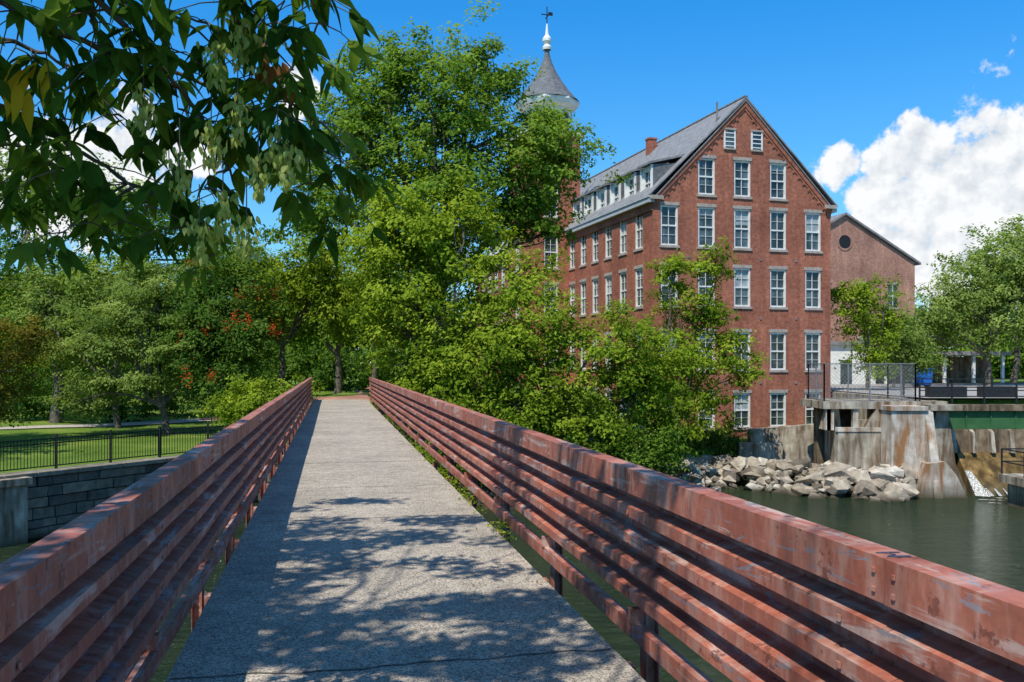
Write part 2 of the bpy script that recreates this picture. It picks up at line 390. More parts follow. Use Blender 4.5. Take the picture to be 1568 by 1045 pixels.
def limb(T,a,b,r0,r1,rng,sag=0.08,n=6,k=6):
    a=np.array(a,float); b=np.array(b,float); L=np.linalg.norm(b-a); pts=[]
    off=rng.normal(size=3)*L*sag
    for i in range(k+1):
        t=i/k; p=a*(1-t)+b*t+off*math.sin(math.pi*t)+rng.normal(size=3)*L*0.012
        p[2]+= L*0.10*math.sin(math.pi*t)
        pts.append(p)
    rad=[r0+(r1-r0)*(i/k)**0.8 for i in range(k+1)]
    co,q=tube(pts,rad,n); T.add(co,q,0,0.5); return pts
def crown(T,blobs,nclump,per,leaf,rng,mi=1,cr=0.8,flat=0.6,shell=0.45,bright=0.0,droop=0.3,aspect=0.5):
    vols=np.array([b[3]*b[4]+b[3]*b[5] for b in blobs]); p=vols/vols.sum()
    idx=rng.choice(len(blobs),nclump,p=p); B=np.array(blobs)[idx]
    d=unit(rng.normal(size=(nclump,3))); rr=rng.random(nclump)**shell
    rr*=1+0.12*rng.normal(size=nclump)
    cc=B[:,:3]+d*B[:,3:6]*rr[:,None]
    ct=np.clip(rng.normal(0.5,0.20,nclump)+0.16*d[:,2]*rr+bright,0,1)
    crs=cr*rng.uniform(0.5,1.35,nclump)
    cnt=np.maximum(6,(per*(crs/cr)**1.6).astype(int))
    rep=np.repeat(np.arange(nclump),cnt); n=len(rep)
    dd=unit(rng.normal(size=(n,3))); ra=rng.random(n)**0.6
    stray=rng.random(n)<0.08; ra=np.where(stray,ra*1.5,ra)
    loc=dd*ra[:,None]*crs[rep][:,None]; loc[:,2]*=flat
    out=d[rep]; loc+=out*(loc*out).sum(1,keepdims=True)*0.4
    loc[:,2]-=0.25*(loc[:,0]**2+loc[:,1]**2)/np.maximum(crs[rep],0.1)
    C=cc[rep]+loc
    Nn=unit(np.stack([np.full(n,-0.12),np.full(n,-0.22),np.full(n,0.62)],1)+out*0.40+dd*0.35+rng.normal(size=(n,3))*0.45)
    L=leaf*rng.uniform(0.65,1.3,n); 
    co,q=leaf_quads(C,Nn,L,L*aspect,rng,droop)
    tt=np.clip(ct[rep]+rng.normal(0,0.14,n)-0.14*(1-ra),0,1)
    T.add(co,q,mi,tt); return cc
def tree(name,base,blobs,nclump,per,leaf,lm,seed,tr=0.3,fork=0.35,cr=0.8,nl=9,extra=None,**kw):
    rng=np.random.default_rng(seed); T=TreeB()
    base=np.array(base,float); mats=[M['bark'],LM[lm]]
    bl=np.array(blobs); cen=(bl[:,:3]*bl[:,3:4]).sum(0)/bl[:,3].sum()
    fk=base*(1-fork)+np.array([cen[0],cen[1],cen[2]])*fork; fk[0]=base[0]*0.6+fk[0]*0.4
    limb(T,base-np.array([0,0,0.6]),fk,tr*1.2,tr*0.75,rng,0.03,9,6)
    cc=crown(T,blobs,nclump,per,leaf,rng,cr=cr,**kw)
    for i in range(nl):
        b=bl[i%len(bl)]; end=b[:3]+rng.normal(size=3)*b[3:6]*0.25
        pts=limb(T,fk,end,tr*0.55,tr*0.12,rng,0.08,6,7)
        near=cc[np.argsort(((cc-end)**2).sum(1))[:14]]
        for e in near[rng.permutation(len(near))[:7]]:
            st=pts[int(rng.integers(3,8))]; limb(T,st,e,tr*0.16,tr*0.03,rng,0.1,4,4)
    if extra: extra(T,rng,cc,mats)
    return T.build(name,mats)

# ------------------------------------------------------------------ trees
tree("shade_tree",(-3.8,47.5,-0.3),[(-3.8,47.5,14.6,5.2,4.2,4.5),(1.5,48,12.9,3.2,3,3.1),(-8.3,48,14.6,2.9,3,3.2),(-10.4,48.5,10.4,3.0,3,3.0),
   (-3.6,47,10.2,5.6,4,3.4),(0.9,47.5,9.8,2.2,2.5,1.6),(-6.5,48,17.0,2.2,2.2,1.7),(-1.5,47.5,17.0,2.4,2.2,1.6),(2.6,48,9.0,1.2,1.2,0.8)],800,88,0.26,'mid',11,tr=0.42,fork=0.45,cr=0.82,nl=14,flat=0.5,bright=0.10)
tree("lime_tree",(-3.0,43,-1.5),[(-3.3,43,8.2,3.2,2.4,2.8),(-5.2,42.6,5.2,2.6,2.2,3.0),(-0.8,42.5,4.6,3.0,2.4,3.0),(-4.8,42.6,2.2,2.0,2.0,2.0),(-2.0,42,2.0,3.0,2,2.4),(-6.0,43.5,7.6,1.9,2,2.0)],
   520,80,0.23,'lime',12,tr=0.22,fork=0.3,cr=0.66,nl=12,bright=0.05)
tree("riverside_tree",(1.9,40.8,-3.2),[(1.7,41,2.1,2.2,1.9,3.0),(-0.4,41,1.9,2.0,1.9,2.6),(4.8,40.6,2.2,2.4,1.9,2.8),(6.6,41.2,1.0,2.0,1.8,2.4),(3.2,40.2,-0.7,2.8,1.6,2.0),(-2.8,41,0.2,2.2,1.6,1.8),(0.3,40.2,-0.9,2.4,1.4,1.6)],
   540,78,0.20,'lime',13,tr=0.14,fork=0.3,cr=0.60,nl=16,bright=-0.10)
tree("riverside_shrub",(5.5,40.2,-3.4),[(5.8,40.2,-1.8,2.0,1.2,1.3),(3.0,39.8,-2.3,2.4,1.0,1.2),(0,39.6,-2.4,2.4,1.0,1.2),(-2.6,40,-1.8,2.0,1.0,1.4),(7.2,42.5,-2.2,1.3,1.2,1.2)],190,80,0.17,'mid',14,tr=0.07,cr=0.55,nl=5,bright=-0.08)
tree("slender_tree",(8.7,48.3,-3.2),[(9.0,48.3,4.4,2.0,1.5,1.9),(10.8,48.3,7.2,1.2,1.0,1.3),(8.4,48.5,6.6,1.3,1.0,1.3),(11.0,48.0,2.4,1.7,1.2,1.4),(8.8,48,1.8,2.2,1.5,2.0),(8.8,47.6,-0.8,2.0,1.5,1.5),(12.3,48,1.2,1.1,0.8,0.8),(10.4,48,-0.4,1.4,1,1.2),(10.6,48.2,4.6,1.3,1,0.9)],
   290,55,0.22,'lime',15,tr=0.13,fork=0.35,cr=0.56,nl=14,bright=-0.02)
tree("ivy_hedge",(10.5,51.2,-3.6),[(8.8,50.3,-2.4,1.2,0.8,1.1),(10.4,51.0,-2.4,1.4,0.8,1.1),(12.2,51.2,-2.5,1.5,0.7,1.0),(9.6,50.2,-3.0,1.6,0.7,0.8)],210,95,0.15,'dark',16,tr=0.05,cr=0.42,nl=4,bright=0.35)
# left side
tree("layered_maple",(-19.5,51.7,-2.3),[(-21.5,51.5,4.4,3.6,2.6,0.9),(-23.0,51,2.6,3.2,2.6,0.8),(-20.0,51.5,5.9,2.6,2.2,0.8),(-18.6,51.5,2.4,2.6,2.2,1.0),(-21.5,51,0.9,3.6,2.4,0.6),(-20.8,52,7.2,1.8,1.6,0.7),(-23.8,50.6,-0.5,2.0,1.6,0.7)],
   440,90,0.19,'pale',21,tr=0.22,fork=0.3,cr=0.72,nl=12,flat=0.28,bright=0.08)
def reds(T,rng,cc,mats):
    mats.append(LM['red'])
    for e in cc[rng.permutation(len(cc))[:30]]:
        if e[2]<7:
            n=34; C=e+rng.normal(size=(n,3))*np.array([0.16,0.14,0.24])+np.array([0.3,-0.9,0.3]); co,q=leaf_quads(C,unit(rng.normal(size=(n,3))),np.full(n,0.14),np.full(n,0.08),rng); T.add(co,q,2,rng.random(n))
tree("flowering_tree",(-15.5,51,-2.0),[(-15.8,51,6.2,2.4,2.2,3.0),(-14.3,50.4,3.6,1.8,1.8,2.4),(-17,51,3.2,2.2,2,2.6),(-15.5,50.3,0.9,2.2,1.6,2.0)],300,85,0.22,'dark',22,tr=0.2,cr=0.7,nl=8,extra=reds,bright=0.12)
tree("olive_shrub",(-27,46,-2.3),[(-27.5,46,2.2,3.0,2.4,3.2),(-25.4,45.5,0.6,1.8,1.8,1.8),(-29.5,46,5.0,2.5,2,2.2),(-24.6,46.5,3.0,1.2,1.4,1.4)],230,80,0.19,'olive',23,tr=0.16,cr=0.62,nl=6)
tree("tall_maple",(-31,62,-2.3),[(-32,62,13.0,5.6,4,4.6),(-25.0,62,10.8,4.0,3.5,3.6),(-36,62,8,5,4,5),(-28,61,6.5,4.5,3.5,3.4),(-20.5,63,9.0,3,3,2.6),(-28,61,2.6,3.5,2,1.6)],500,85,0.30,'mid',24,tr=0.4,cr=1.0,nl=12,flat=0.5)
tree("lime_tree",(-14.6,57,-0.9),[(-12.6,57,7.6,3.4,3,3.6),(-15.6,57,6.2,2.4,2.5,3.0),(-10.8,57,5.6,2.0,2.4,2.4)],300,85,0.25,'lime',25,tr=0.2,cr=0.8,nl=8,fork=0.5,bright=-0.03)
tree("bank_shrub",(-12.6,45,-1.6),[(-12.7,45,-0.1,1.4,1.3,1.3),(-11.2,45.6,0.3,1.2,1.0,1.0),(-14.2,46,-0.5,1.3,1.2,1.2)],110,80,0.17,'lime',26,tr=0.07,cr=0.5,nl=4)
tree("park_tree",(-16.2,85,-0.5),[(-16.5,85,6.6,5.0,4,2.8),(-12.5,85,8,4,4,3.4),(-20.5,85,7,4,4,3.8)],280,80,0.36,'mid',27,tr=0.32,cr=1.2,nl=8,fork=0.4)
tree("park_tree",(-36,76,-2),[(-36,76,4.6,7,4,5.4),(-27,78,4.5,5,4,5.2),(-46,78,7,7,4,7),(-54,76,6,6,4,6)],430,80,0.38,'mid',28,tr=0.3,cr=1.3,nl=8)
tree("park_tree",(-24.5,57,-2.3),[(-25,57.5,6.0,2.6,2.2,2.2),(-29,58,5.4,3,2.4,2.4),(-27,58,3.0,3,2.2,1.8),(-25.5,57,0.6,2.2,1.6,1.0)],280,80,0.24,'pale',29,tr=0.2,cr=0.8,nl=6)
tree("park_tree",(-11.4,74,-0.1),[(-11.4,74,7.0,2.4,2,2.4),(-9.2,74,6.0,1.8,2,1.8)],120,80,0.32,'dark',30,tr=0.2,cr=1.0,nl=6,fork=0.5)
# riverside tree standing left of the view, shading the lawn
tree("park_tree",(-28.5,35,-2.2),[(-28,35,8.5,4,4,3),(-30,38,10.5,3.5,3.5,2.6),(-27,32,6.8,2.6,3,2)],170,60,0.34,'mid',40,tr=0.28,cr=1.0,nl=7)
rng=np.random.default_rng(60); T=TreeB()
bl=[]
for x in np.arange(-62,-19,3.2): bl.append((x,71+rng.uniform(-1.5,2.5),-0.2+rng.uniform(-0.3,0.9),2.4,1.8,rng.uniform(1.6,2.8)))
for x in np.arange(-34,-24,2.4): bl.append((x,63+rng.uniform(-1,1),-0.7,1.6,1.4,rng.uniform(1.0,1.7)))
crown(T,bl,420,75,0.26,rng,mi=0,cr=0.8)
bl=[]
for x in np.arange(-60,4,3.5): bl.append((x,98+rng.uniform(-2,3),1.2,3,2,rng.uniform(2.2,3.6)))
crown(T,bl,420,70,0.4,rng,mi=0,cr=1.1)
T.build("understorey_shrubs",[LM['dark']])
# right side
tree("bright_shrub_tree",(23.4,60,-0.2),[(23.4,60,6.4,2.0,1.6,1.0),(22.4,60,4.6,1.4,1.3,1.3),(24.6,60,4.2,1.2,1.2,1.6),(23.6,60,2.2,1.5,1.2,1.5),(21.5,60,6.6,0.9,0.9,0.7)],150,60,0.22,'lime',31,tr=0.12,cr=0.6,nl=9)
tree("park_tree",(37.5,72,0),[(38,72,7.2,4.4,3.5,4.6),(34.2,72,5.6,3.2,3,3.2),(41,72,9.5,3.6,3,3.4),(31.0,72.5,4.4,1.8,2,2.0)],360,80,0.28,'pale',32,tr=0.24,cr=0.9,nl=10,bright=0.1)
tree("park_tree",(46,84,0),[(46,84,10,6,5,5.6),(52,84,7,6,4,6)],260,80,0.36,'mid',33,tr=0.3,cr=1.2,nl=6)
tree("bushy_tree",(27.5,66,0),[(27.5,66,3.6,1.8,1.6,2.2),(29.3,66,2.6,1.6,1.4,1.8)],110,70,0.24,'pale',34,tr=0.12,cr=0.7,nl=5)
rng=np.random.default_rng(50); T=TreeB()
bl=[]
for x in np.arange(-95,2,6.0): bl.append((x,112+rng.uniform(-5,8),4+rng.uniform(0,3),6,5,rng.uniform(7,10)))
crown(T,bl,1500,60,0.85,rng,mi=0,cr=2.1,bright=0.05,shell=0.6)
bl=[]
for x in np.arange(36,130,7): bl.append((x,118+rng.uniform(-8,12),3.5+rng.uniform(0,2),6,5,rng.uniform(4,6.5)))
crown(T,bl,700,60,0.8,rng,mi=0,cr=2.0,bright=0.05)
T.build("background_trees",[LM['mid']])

# ------------------------------------------------------------------ overhanging near tree
rng=np.random.default_rng(77); T=TreeB()
base=np.array([-5.2,-8.5,-1.6])
fk=np.array([-4.6,-6.5,4.2])
limb(T,base,fk,0.34,0.24,rng,0.02,10,6)
sun_h=np.array([-0.498,-0.868]); COT=0.65
cl=[]
tries=0
def blobdens(x,y):
    lat=x+0.197*y
    if y<5.3: return 0.35 if lat<1.4 else 0.2
    if y<7.0: return 1.0 if lat<1.5 else 0.35
    if y<8.0: return 0.7 if (lat<-0.45 or lat>0.5) and lat<1.5 else 0.16
    if y<9.0: return 0.65 if lat<0.1 else 0.2
    if y<10.2: return 0.6 if lat<-0.45 or lat>0.9 else 0.22
    if y<11.8: return 0.55
    return 0.0
while len(cl)<290 and tries<8000:
    tries+=1
    x=rng.uniform(-6.5,3.0); y=rng.uniform(1.0,11.7)
    if rng.random()>blobdens(x,y): continue
    H=rng.uniform(5.6,8.0)
    p=np.array([x+sun_h[0]*COT*H,y+sun_h[1]*COT*H,H])
    if p[1]>-0.5 and p[2]<1.75+0.42*p[1]+1.1: continue
    cl.append(p)
cl=np.array(cl)
for e in cl[::3]:
    mid=fk*0.45+e*0.55+np.array([0,0,0.5])
    limb(T,mid if rng.random()<0.5 else fk,e,0.02,0.007,rng,0.05,4,5)
for e in cl[::30]: limb(T,fk,e,0.08,0.02,rng,0.05,7,7)
for e in cl:
    n=90; dd=unit(rng.normal(size=(n,3)))*(rng.random(n)**0.5)[:,None]*np.array([0.50,0.32,0.2])
    Nn=unit(rng.normal(size=(n,3))*0.4+np.array([0,-0.3,0.9]))
    L=rng.uniform(0.12,0.20,n); co,q=leaf_quads(e+dd,Nn,L,L*0.42,rng); T.add(co,q,1,np.clip(rng.normal(0.5,0.2,n),0,1))
def bigleaf(T,p,ax,nrm,L,W,mi,t,rng):
    ax=ax/np.linalg.norm(ax); nrm=nrm-ax*np.dot(nrm,ax); nrm/=np.linalg.norm(nrm)+1e-9; sd=np.cross(ax,nrm)
    ts=[0,0.14,0.34,0.58,0.8,1.0]; ws=[0.03,0.62,1.0,0.82,0.4,0.02]; curl=rng.uniform(0.05,0.28)
    co=[]; wav=rng.uniform(-0.08,0.08)
    for i,(tt,w) in enumerate(zip(ts,ws)):
        c=p+ax*L*tt-nrm*L*curl*tt*tt+sd*L*wav*math.sin(3*tt)
        co+= [c+sd*W*0.5*w+nrm*W*0.16*w, c, c-sd*W*0.5*w+nrm*W*0.16*w]
    q=[]
    for i in range(5):
        a=i*3; q+=[(a,a+1,a+4,a+3),(a+1,a+2,a+5,a+4)]
    T.add(np.array(co),np.array(q),mi,np.clip(t+rng.normal(0,0.06,len(q)),0,1))
def compound(T,p,d,rng,scale=1.0,mi=1):
    d=d/np.linalg.norm(d); L=rng.uniform(0.10,0.17)*scale; end=p+d*L+np.array([0,0,-0.03])
    co,q=tube([p,p*0.5+end*0.5+np.array([0,0,0.012]),end],[0.003,0.0022,0.0018],4); T.add(co,q,0,0.6)
    k=rng.choice([3,5],p=[0.45,0.55]); t=np.clip(rng.normal(0.5,0.27),0,1)
    side=np.cross(d,np.array([0,0,1.0])); side/=np.linalg.norm(side)+1e-9
    for i in range(k):
        if i==0: a=d*0.8; o=end
        else:
            s=1 if i%2 else -1; a=d*0.35+side*s*0.9; o=end*(1-0.28*((i+1)//2-1))+p*0.28*((i+1)//2-1)
        a=a+np.array([0,0,-rng.uniform(0.35,1.1)])+rng.normal(size=3)*0.18
        Lf=rng.uniform(0.095,0.16)*scale
        bigleaf(T,o,a,np.array([-0.1,-0.45,0.8])+rng.normal(size=3)*0.35,Lf,Lf*rng.uniform(0.30,0.40),mi,t,rng)
def bunch(T,p,rng,n=40):
    for i in range(n):
        h=rng.random()
        o=p+np.array([rng.normal()*0.022*(1.25-h*0.7),rng.normal()*0.024,-h*0.15])
        a=np.array([rng.normal()*0.35,rng.normal()*0.35,-1.0])
        L=rng.uniform(0.026,0.038)
        bigleaf(T,o,a,np.array([rng.normal()*0.8,-0.8,0.5]),L,L*0.48,2,rng.random(),rng)
    co,q=tube([p+np.array([0,0,0.10]),p,p-np.array([0,0,0.14])],[0.002,0.002,0.001],4); T.add(co,q,0,0.5)
brs=[
 [(-2.9,1.9,4.0),(-2.25,2.9,2.85),(-1.72,3.3,2.62),(-1.40,3.35,2.42),(-1.22,3.4,2.30)],
 [(-2.2,1.6,4.2),(-1.55,2.9,3.15),(-1.28,3.25,2.85),(-1.10,3.35,2.60),(-1.02,3.4,2.40)],
 [(-1.9,1.3,4.4),(-1.15,2.8,3.25),(-0.95,3.2,2.95),(-0.82,3.35,2.70),(-0.76,3.4,2.52)],
 [(-2.6,1.7,4.1),(-1.9,2.9,3.02),(-1.50,3.2,2.88),(-1.15,3.3,2.78),(-0.88,3.4,2.62)],
 [(-1.6,1.2,4.4),(-1.0,2.7,3.35),(-0.78,3.0,3.08),(-0.66,3.2,2.98)],
 [(-2.9,2.4,3.6),(-2.2,3.1,3.02),(-1.78,3.3,2.92),(-1.55,3.4,2.80)],
 [(-2.2,2.0,4.0),(-1.65,3.0,3.2),(-1.35,3.2,3.02),(-1.1,3.3,2.98)],
 [(-3.0,2.6,3.3),(-2.3,3.3,2.68),(-1.95,3.6,2.60),(-1.7,3.8,2.50)],
]
for pts in brs:
    P=np.array(pts,float); 
    limb(T,fk+np.array([0.3,0.6,0.2]),P[0],0.05,0.014,rng,0.04,5,6)
    fine=[]; 
    for a,b_ in zip(P[:-1],P[1:]):
        for i in range(8): fine.append(a+(b_-a)*i/8+rng.normal(size=3)*0.006)
    fine.append(P[-1]); K=len(fine)
    co,q=tube(fine,[0.014*(1-i/K)+0.003 for i in range(K)],6); T.add(co,q,0,0.5)
    for i in range(6,K):
        if rng.random()<0.72:
            for _ in range(2 if rng.random()<0.5 else 1):
                d=rng.normal(size=3); d[2]=abs(d[2])*0.1-0.25; d[1]*=0.6
                compound(T,fine[i],d,rng,rng.uniform(0.8,1.25))
        if rng.random()<0.38:
            e=fine[i]+np.array([rng.uniform(-0.2,0.25),rng.uniform(-0.15,0.15),-rng.uniform(0.05,0.2)])
            co,q=tube([fine[i],(fine[i]+e)/2+np.array([0,0,0.02]),e],[0.005,0.004,0.002],4); T.add(co,q,0,0.5)
            for _ in range(2): 
                d=rng.normal(size=3); d[2]=-0.3; compound(T,e,d,rng,0.95)
for p in ((-0.90,3.06,2.92),(-0.99,3.08,2.84),(-0.84,3.1,2.87),(-0.86,3.1,2.47),(-0.98,3.1,2.34),(-0.80,3.12,2.58),(-1.12,3.08,2.48),(-0.93,3.1,2.66),(-1.06,3.1,2.26),(-1.02,3.1,2.57),(-0.76,3.1,2.50),(-0.90,3.1,2.27),(-1.25,3.1,2.70)): bunch(T,np.array(p),rng,62)
for p in ((-1.70,3.1,2.76),(-1.65,3.1,2.72),(-1.62,3.1,2.77)):
    for _ in range(2): bigleaf(T,np.array(p)+rng.normal(size=3)*0.015,np.array([rng.normal()*0.2,0,-1]),np.array([0.2,-1,0.2]),0.15,0.045,3,0.5,rng)
for _ in range(12): bigleaf(T,np.array([-0.82,3.1,2.76])+rng.normal(size=3)*0.035,np.array([rng.normal()*0.5,0,-1]),rng.normal(size=3),0.08,0.035,4,rng.random(),rng)
T.build("overhanging_ash_tree",[M['bark'],LM['near'],LM['seed'],LM['yellow'],LM['brown']])

rng=np.random.default_rng(5); T=TreeB()
for v in list(rng.uniform(9,20,40))+list(rng.uniform(20,40,18)):
    u=1.74+rng.normal()*0.02; x,y=br(u,v); n=16
    C=np.array([x,y,0.02])+rng.normal(size=(n,3))*np.array([0.05,0.07,0.03]); L=rng.uniform(0.03,0.07,n)
    co,q=leaf_quads(C,unit(rng.normal(size=(n,3))*0.6+np.array([0,0,0.7])),L,L*0.4,rng,0); T.add(co,q,0,rng.random(n))
T.build("edge_weeds",[LM['lime']])
rng=np.random.default_rng(6); T=TreeB(); n=150
uu=rng.uniform(-0.88,1.66,n); uu=np.where(rng.random(n)<0.6,np.where(rng.random(n)<0.5,rng.uniform(-0.89,-0.72,n),rng.uniform(1.5,1.69,n)),uu); vv=rng.uniform(4.8,22,n)
C=np.stack([uu*math.cos(TH)-vv*math.sin(TH),uu*math.sin(TH)+vv*math.cos(TH),np.full(n,0.012)],1); L=rng.uniform(0.015,0.045,n)
co,q=leaf_quads(C,unit(rng.normal(size=(n,3))*0.15+np.array([0,0,1.0])),L,L*0.5,rng,0); T.add(co,q,0,rng.random(n))
T.build("fallen_leaves",[LM['brown']])

# ------------------------------------------------------------------ mill building
mill=empty("brick_mill_building",(8.33,54,0),D2R(16.53))
W=12.2; EZ=11.6; RZ=17.85; DEP=42
walls=MB(); wn=MB()
def P3(face,a,d,z): return (a,d,z) if face=='f' else (d,a,z)
def fbox(mb,face,a0,a1,d0,d1,z0,z1,mi):
    if face=='f': mb.box(a0,a1,d0,d1,z0,z1,mi)
    else: mb.box(d0,d1,a0,a1,z0,z1,mi)
def wallholes(mb,face,a0,a1,z0,z1,holes,off=0.0,mi=0,rev=0.2):
    As=sorted({a0,a1,*[h[0] for h in holes],*[h[1] for h in holes]})
    Zs=sorted({z0,z1,*[h[2] for h in holes],*[h[3] for h in holes]})
    for i in range(len(As)-1):
        for j in range(len(Zs)-1):
            ca=(As[i]+As[i+1])/2; cz=(Zs[j]+Zs[j+1])/2
            if any(h[0]<ca<h[1] and h[2]<cz<h[3] for h in holes): continue
            mb.face([P3(face,As[i],off,Zs[j]),P3(face,As[i+1],off,Zs[j]),P3(face,As[i+1],off,Zs[j+1]),P3(face,As[i],off,Zs[j+1])],mi)
    for h in holes:
        c=[(h[0],h[2]),(h[1],h[2]),(h[1],h[3]),(h[0],h[3])]
        for k in range(4):
            (a,z),(a2,z2)=c[k],c[(k+1)%4]
            mb.face([P3(face,a,off,z),P3(face,a2,off,z2),P3(face,a2,off+rev,z2),P3(face,a,off+rev,z)],mi)
rw=random.Random(9)
def window(mb,face,ac,w,z0,z1,off=0.0,stone=True):
    a0,a1=ac-w/2,ac+w/2; f=0.11; d=off
    fbox(mb,face,a0,a0+f,d+0.05,d+0.17,z0,z1,0); fbox(mb,face,a1-f,a1,d+0.05,d+0.17,z0,z1,0)
    fbox(mb,face,a0+f,a1-f,d+0.05,d+0.17,z1-0.11,z1,0); fbox(mb,face,a0+f,a1-f,d+0.05,d+0.17,z0,z0+0.10,0)
    zm=(z0+z1)/2
    fbox(mb,face,a0+f,a1-f,d+0.08,d+0.15,zm-0.045,zm+0.045,0)
    am=(a0+a1)/2
    fbox(mb,face,am-0.014,am+0.014,d+0.10,d+0.145,z0+0.10,zm-0.045,0); fbox(mb,face,am-0.014,am+0.014,d+0.10,d+0.145,zm+0.045,z1-0.11,0)
    for zz in ((z0+0.1+zm)/2,(z1-0.1+zm)/2):
        fbox(mb,face,a0+f,a1-f,d+0.105,d+0.14,zz-0.010,zz+0.010,0)
    r=rw.random(); zb=zm if r<0.12 else (z0+0.6*(z1-z0) if r<0.25 else (z0+0.8*(z1-z0) if r<0.45 else z1))
    fbox(mb,face,a0+f,a1-f,d+0.15,d+0.165,z0+0.1,zb,1)
    if zb<z1: fbox(mb,face,a0+f,a1-f,d+0.15,d+0.165,zb,z1-0.11,3)
    if stone:
        fbox(mb,face,a0-0.08,a1+0.08,d-0.07,d+0.14,z0-0.14,z0-0.002,2)
        fbox(mb,face,a0-0.08,a1+0.08,d-0.03,d+0.10,z1+0.002,z1+0.20,2)
cols=[1.06,3.52,5.95,8.44,10.93]; ww=1.14
rows=[(8.81,11.20),(5.26,7.60),(1.39,3.70),(-2.1,-0.02)]
hf=[]
for (z0,z1) in rows:
    for c in cols: hf.append((c-ww/2,c+ww/2,z0,z1))
wallholes(walls,'f',0,W,-4.4,EZ,hf)
for h in hf: window(wn,'f',(h[0]+h[1])/2,ww,h[2],h[3])
ga=[(c-ww/2,c+ww/2,11.95,14.15) for c in cols[1:4]]
wallholes(walls,'f',2.62,9.58,EZ,14.25,ga)
for h in ga: window(wn,'f',(h[0]+h[1])/2,ww,h[2],h[3])
def rk(x): return EZ+(RZ-EZ)*(x/6.1 if x<=6.1 else (W-x)/6.1)
walls.face([(0,0,EZ),(2.62,0,EZ),(2.62,0,rk(2.62)),],0); walls.face([(9.58,0,EZ),(W,0,EZ),(9.58,0,rk(9.58))],0)
walls.face([(2.62,0,14.25),(9.58,0,14.25),(9.58,0,rk(9.58)),(6.1,0,RZ),(2.62,0,rk(2.62))],0)
su=[2.03,4.45,6.87,9.2,11.5,13.75]; hs=[]
for (z0,z1) in rows:
    for c in su: hs.append((c-ww/2,c+ww/2,z0,z1))
    for k in range(9): hs.append((20.5+2.35*k-ww/2,20.5+2.35*k+ww/2,z0,z1))
wallholes(walls,'s',0,DEP,-4.4,EZ,hs)
for h in hs: window(wn,'s',(h[0]+h[1])/2,ww,h[2],h[3])
walls.face([(W,0,-4.4),(W,DEP,-4.4),(W,DEP,EZ),(W,0,EZ)],0)
walls.face([(0,DEP,-4.4),(W,DEP,-4.4),(W,DEP,EZ),(6.1,DEP,RZ),(0,DEP,EZ)],0)
def rake(d0,d1,o0,o1,mi,mb):
    for sx in (0,1):
        pts=[(0,EZ-o0),(6.1,RZ-o0),(6.1,RZ-o1),(0,EZ-o1)]
        if sx: pts=[(W-x,z) for x,z in pts]
        mb.prism(pts,'y',d0,d1,mi)
rake(-0.10,-0.003,0.05,0.42,0,walls); rake(-0.05,-0.002,0.425,0.62,0,walls); rake(-0.16,-0.102,-0.02,0.08,1,walls)
for k in range(34):
    x=0.25+k*0.355
    if abs(x-6.1)<0.3: continue
    walls.box(x-0.07,x+0.07,-0.06,-0.051,rk(x)-0.78,rk(x)-0.62,0)
for z in (4.55,8.15,0.6):
    for a in (2.3,4.75,7.2,9.7): walls.box(a-0.07,a+0.07,-0.035,-0.004,z-0.07,z+0.07,1)
for x0,x1 in ((-0.28,0.55),(W-0.55,W+0.28)):
    walls.box(x0,x1,-0.28,-0.165,EZ-0.12,EZ+0.10,2)
walls.box(-0.36,-0.004,-0.16,14.25,EZ-0.30,EZ-0.02,3); walls.box(-0.42,-0.005,-0.2,14.25,EZ-0.018,EZ+0.09,3)
walls.box(-0.10,-0.004,0.02,14.25,EZ-0.75,EZ-0.32,0)
walls.box(W+0.005,W+0.36,-0.16,DEP,EZ-0.30,EZ+0.05,3)
walls.build("walls",[M['brick'],M['greytrim'],M['stone'],M['gutter']],parent=mill)
for a in (5.07,6.93):
    wn.box(a-0.40,a+0.40,-0.09,-0.003,14.75,14.85,2); wn.box(a-0.42,a+0.42,-0.09,-0.003,15.95,16.06,2)
    wn.box(a-0.40,a-0.30,-0.06,-0.003,14.85,15.95,0); wn.box(a+0.30,a+0.40,-0.06,-0.003,14.85,15.95,0)
    wn.box(a-0.30,a+0.30,-0.03,-0.004,14.85,15.95,1)
    for k in range(4): wn.box(a-0.30,a+0.30,-0.055,-0.031,14.95+k*0.26,15.01+k*0.26,0)
wn.build("windows",[M['white'],M['glass'],M['stone'],M['blind']],parent=mill)
rf=MB()
s=(RZ-EZ)/6.1
for sx in (0,1):
    pts=[(-0.40,EZ+0.10-0.3*s*0.3),(6.1,RZ+0.06),(6.1,RZ+0.20),(-0.40,EZ+0.20-0.3*s*0.3)]
    if sx: pts=[(W-x,z) for x,z in pts]
    rf.prism(pts,'y',-0.18,DEP+0.1,0)
rf.box(5.97,6.23,-0.19,DEP+0.1,RZ+0.15,RZ+0.23,1)
rf.box(4.9,5.5,11.0,11.6,RZ-1.2,RZ+0.15,2); rf.box(4.85,5.55,10.95,11.65,RZ+0.152,RZ+0.27,2)
rf.box(4.65,4.75,0.8,0.9,16.3,17.85,1)
dm=MB()
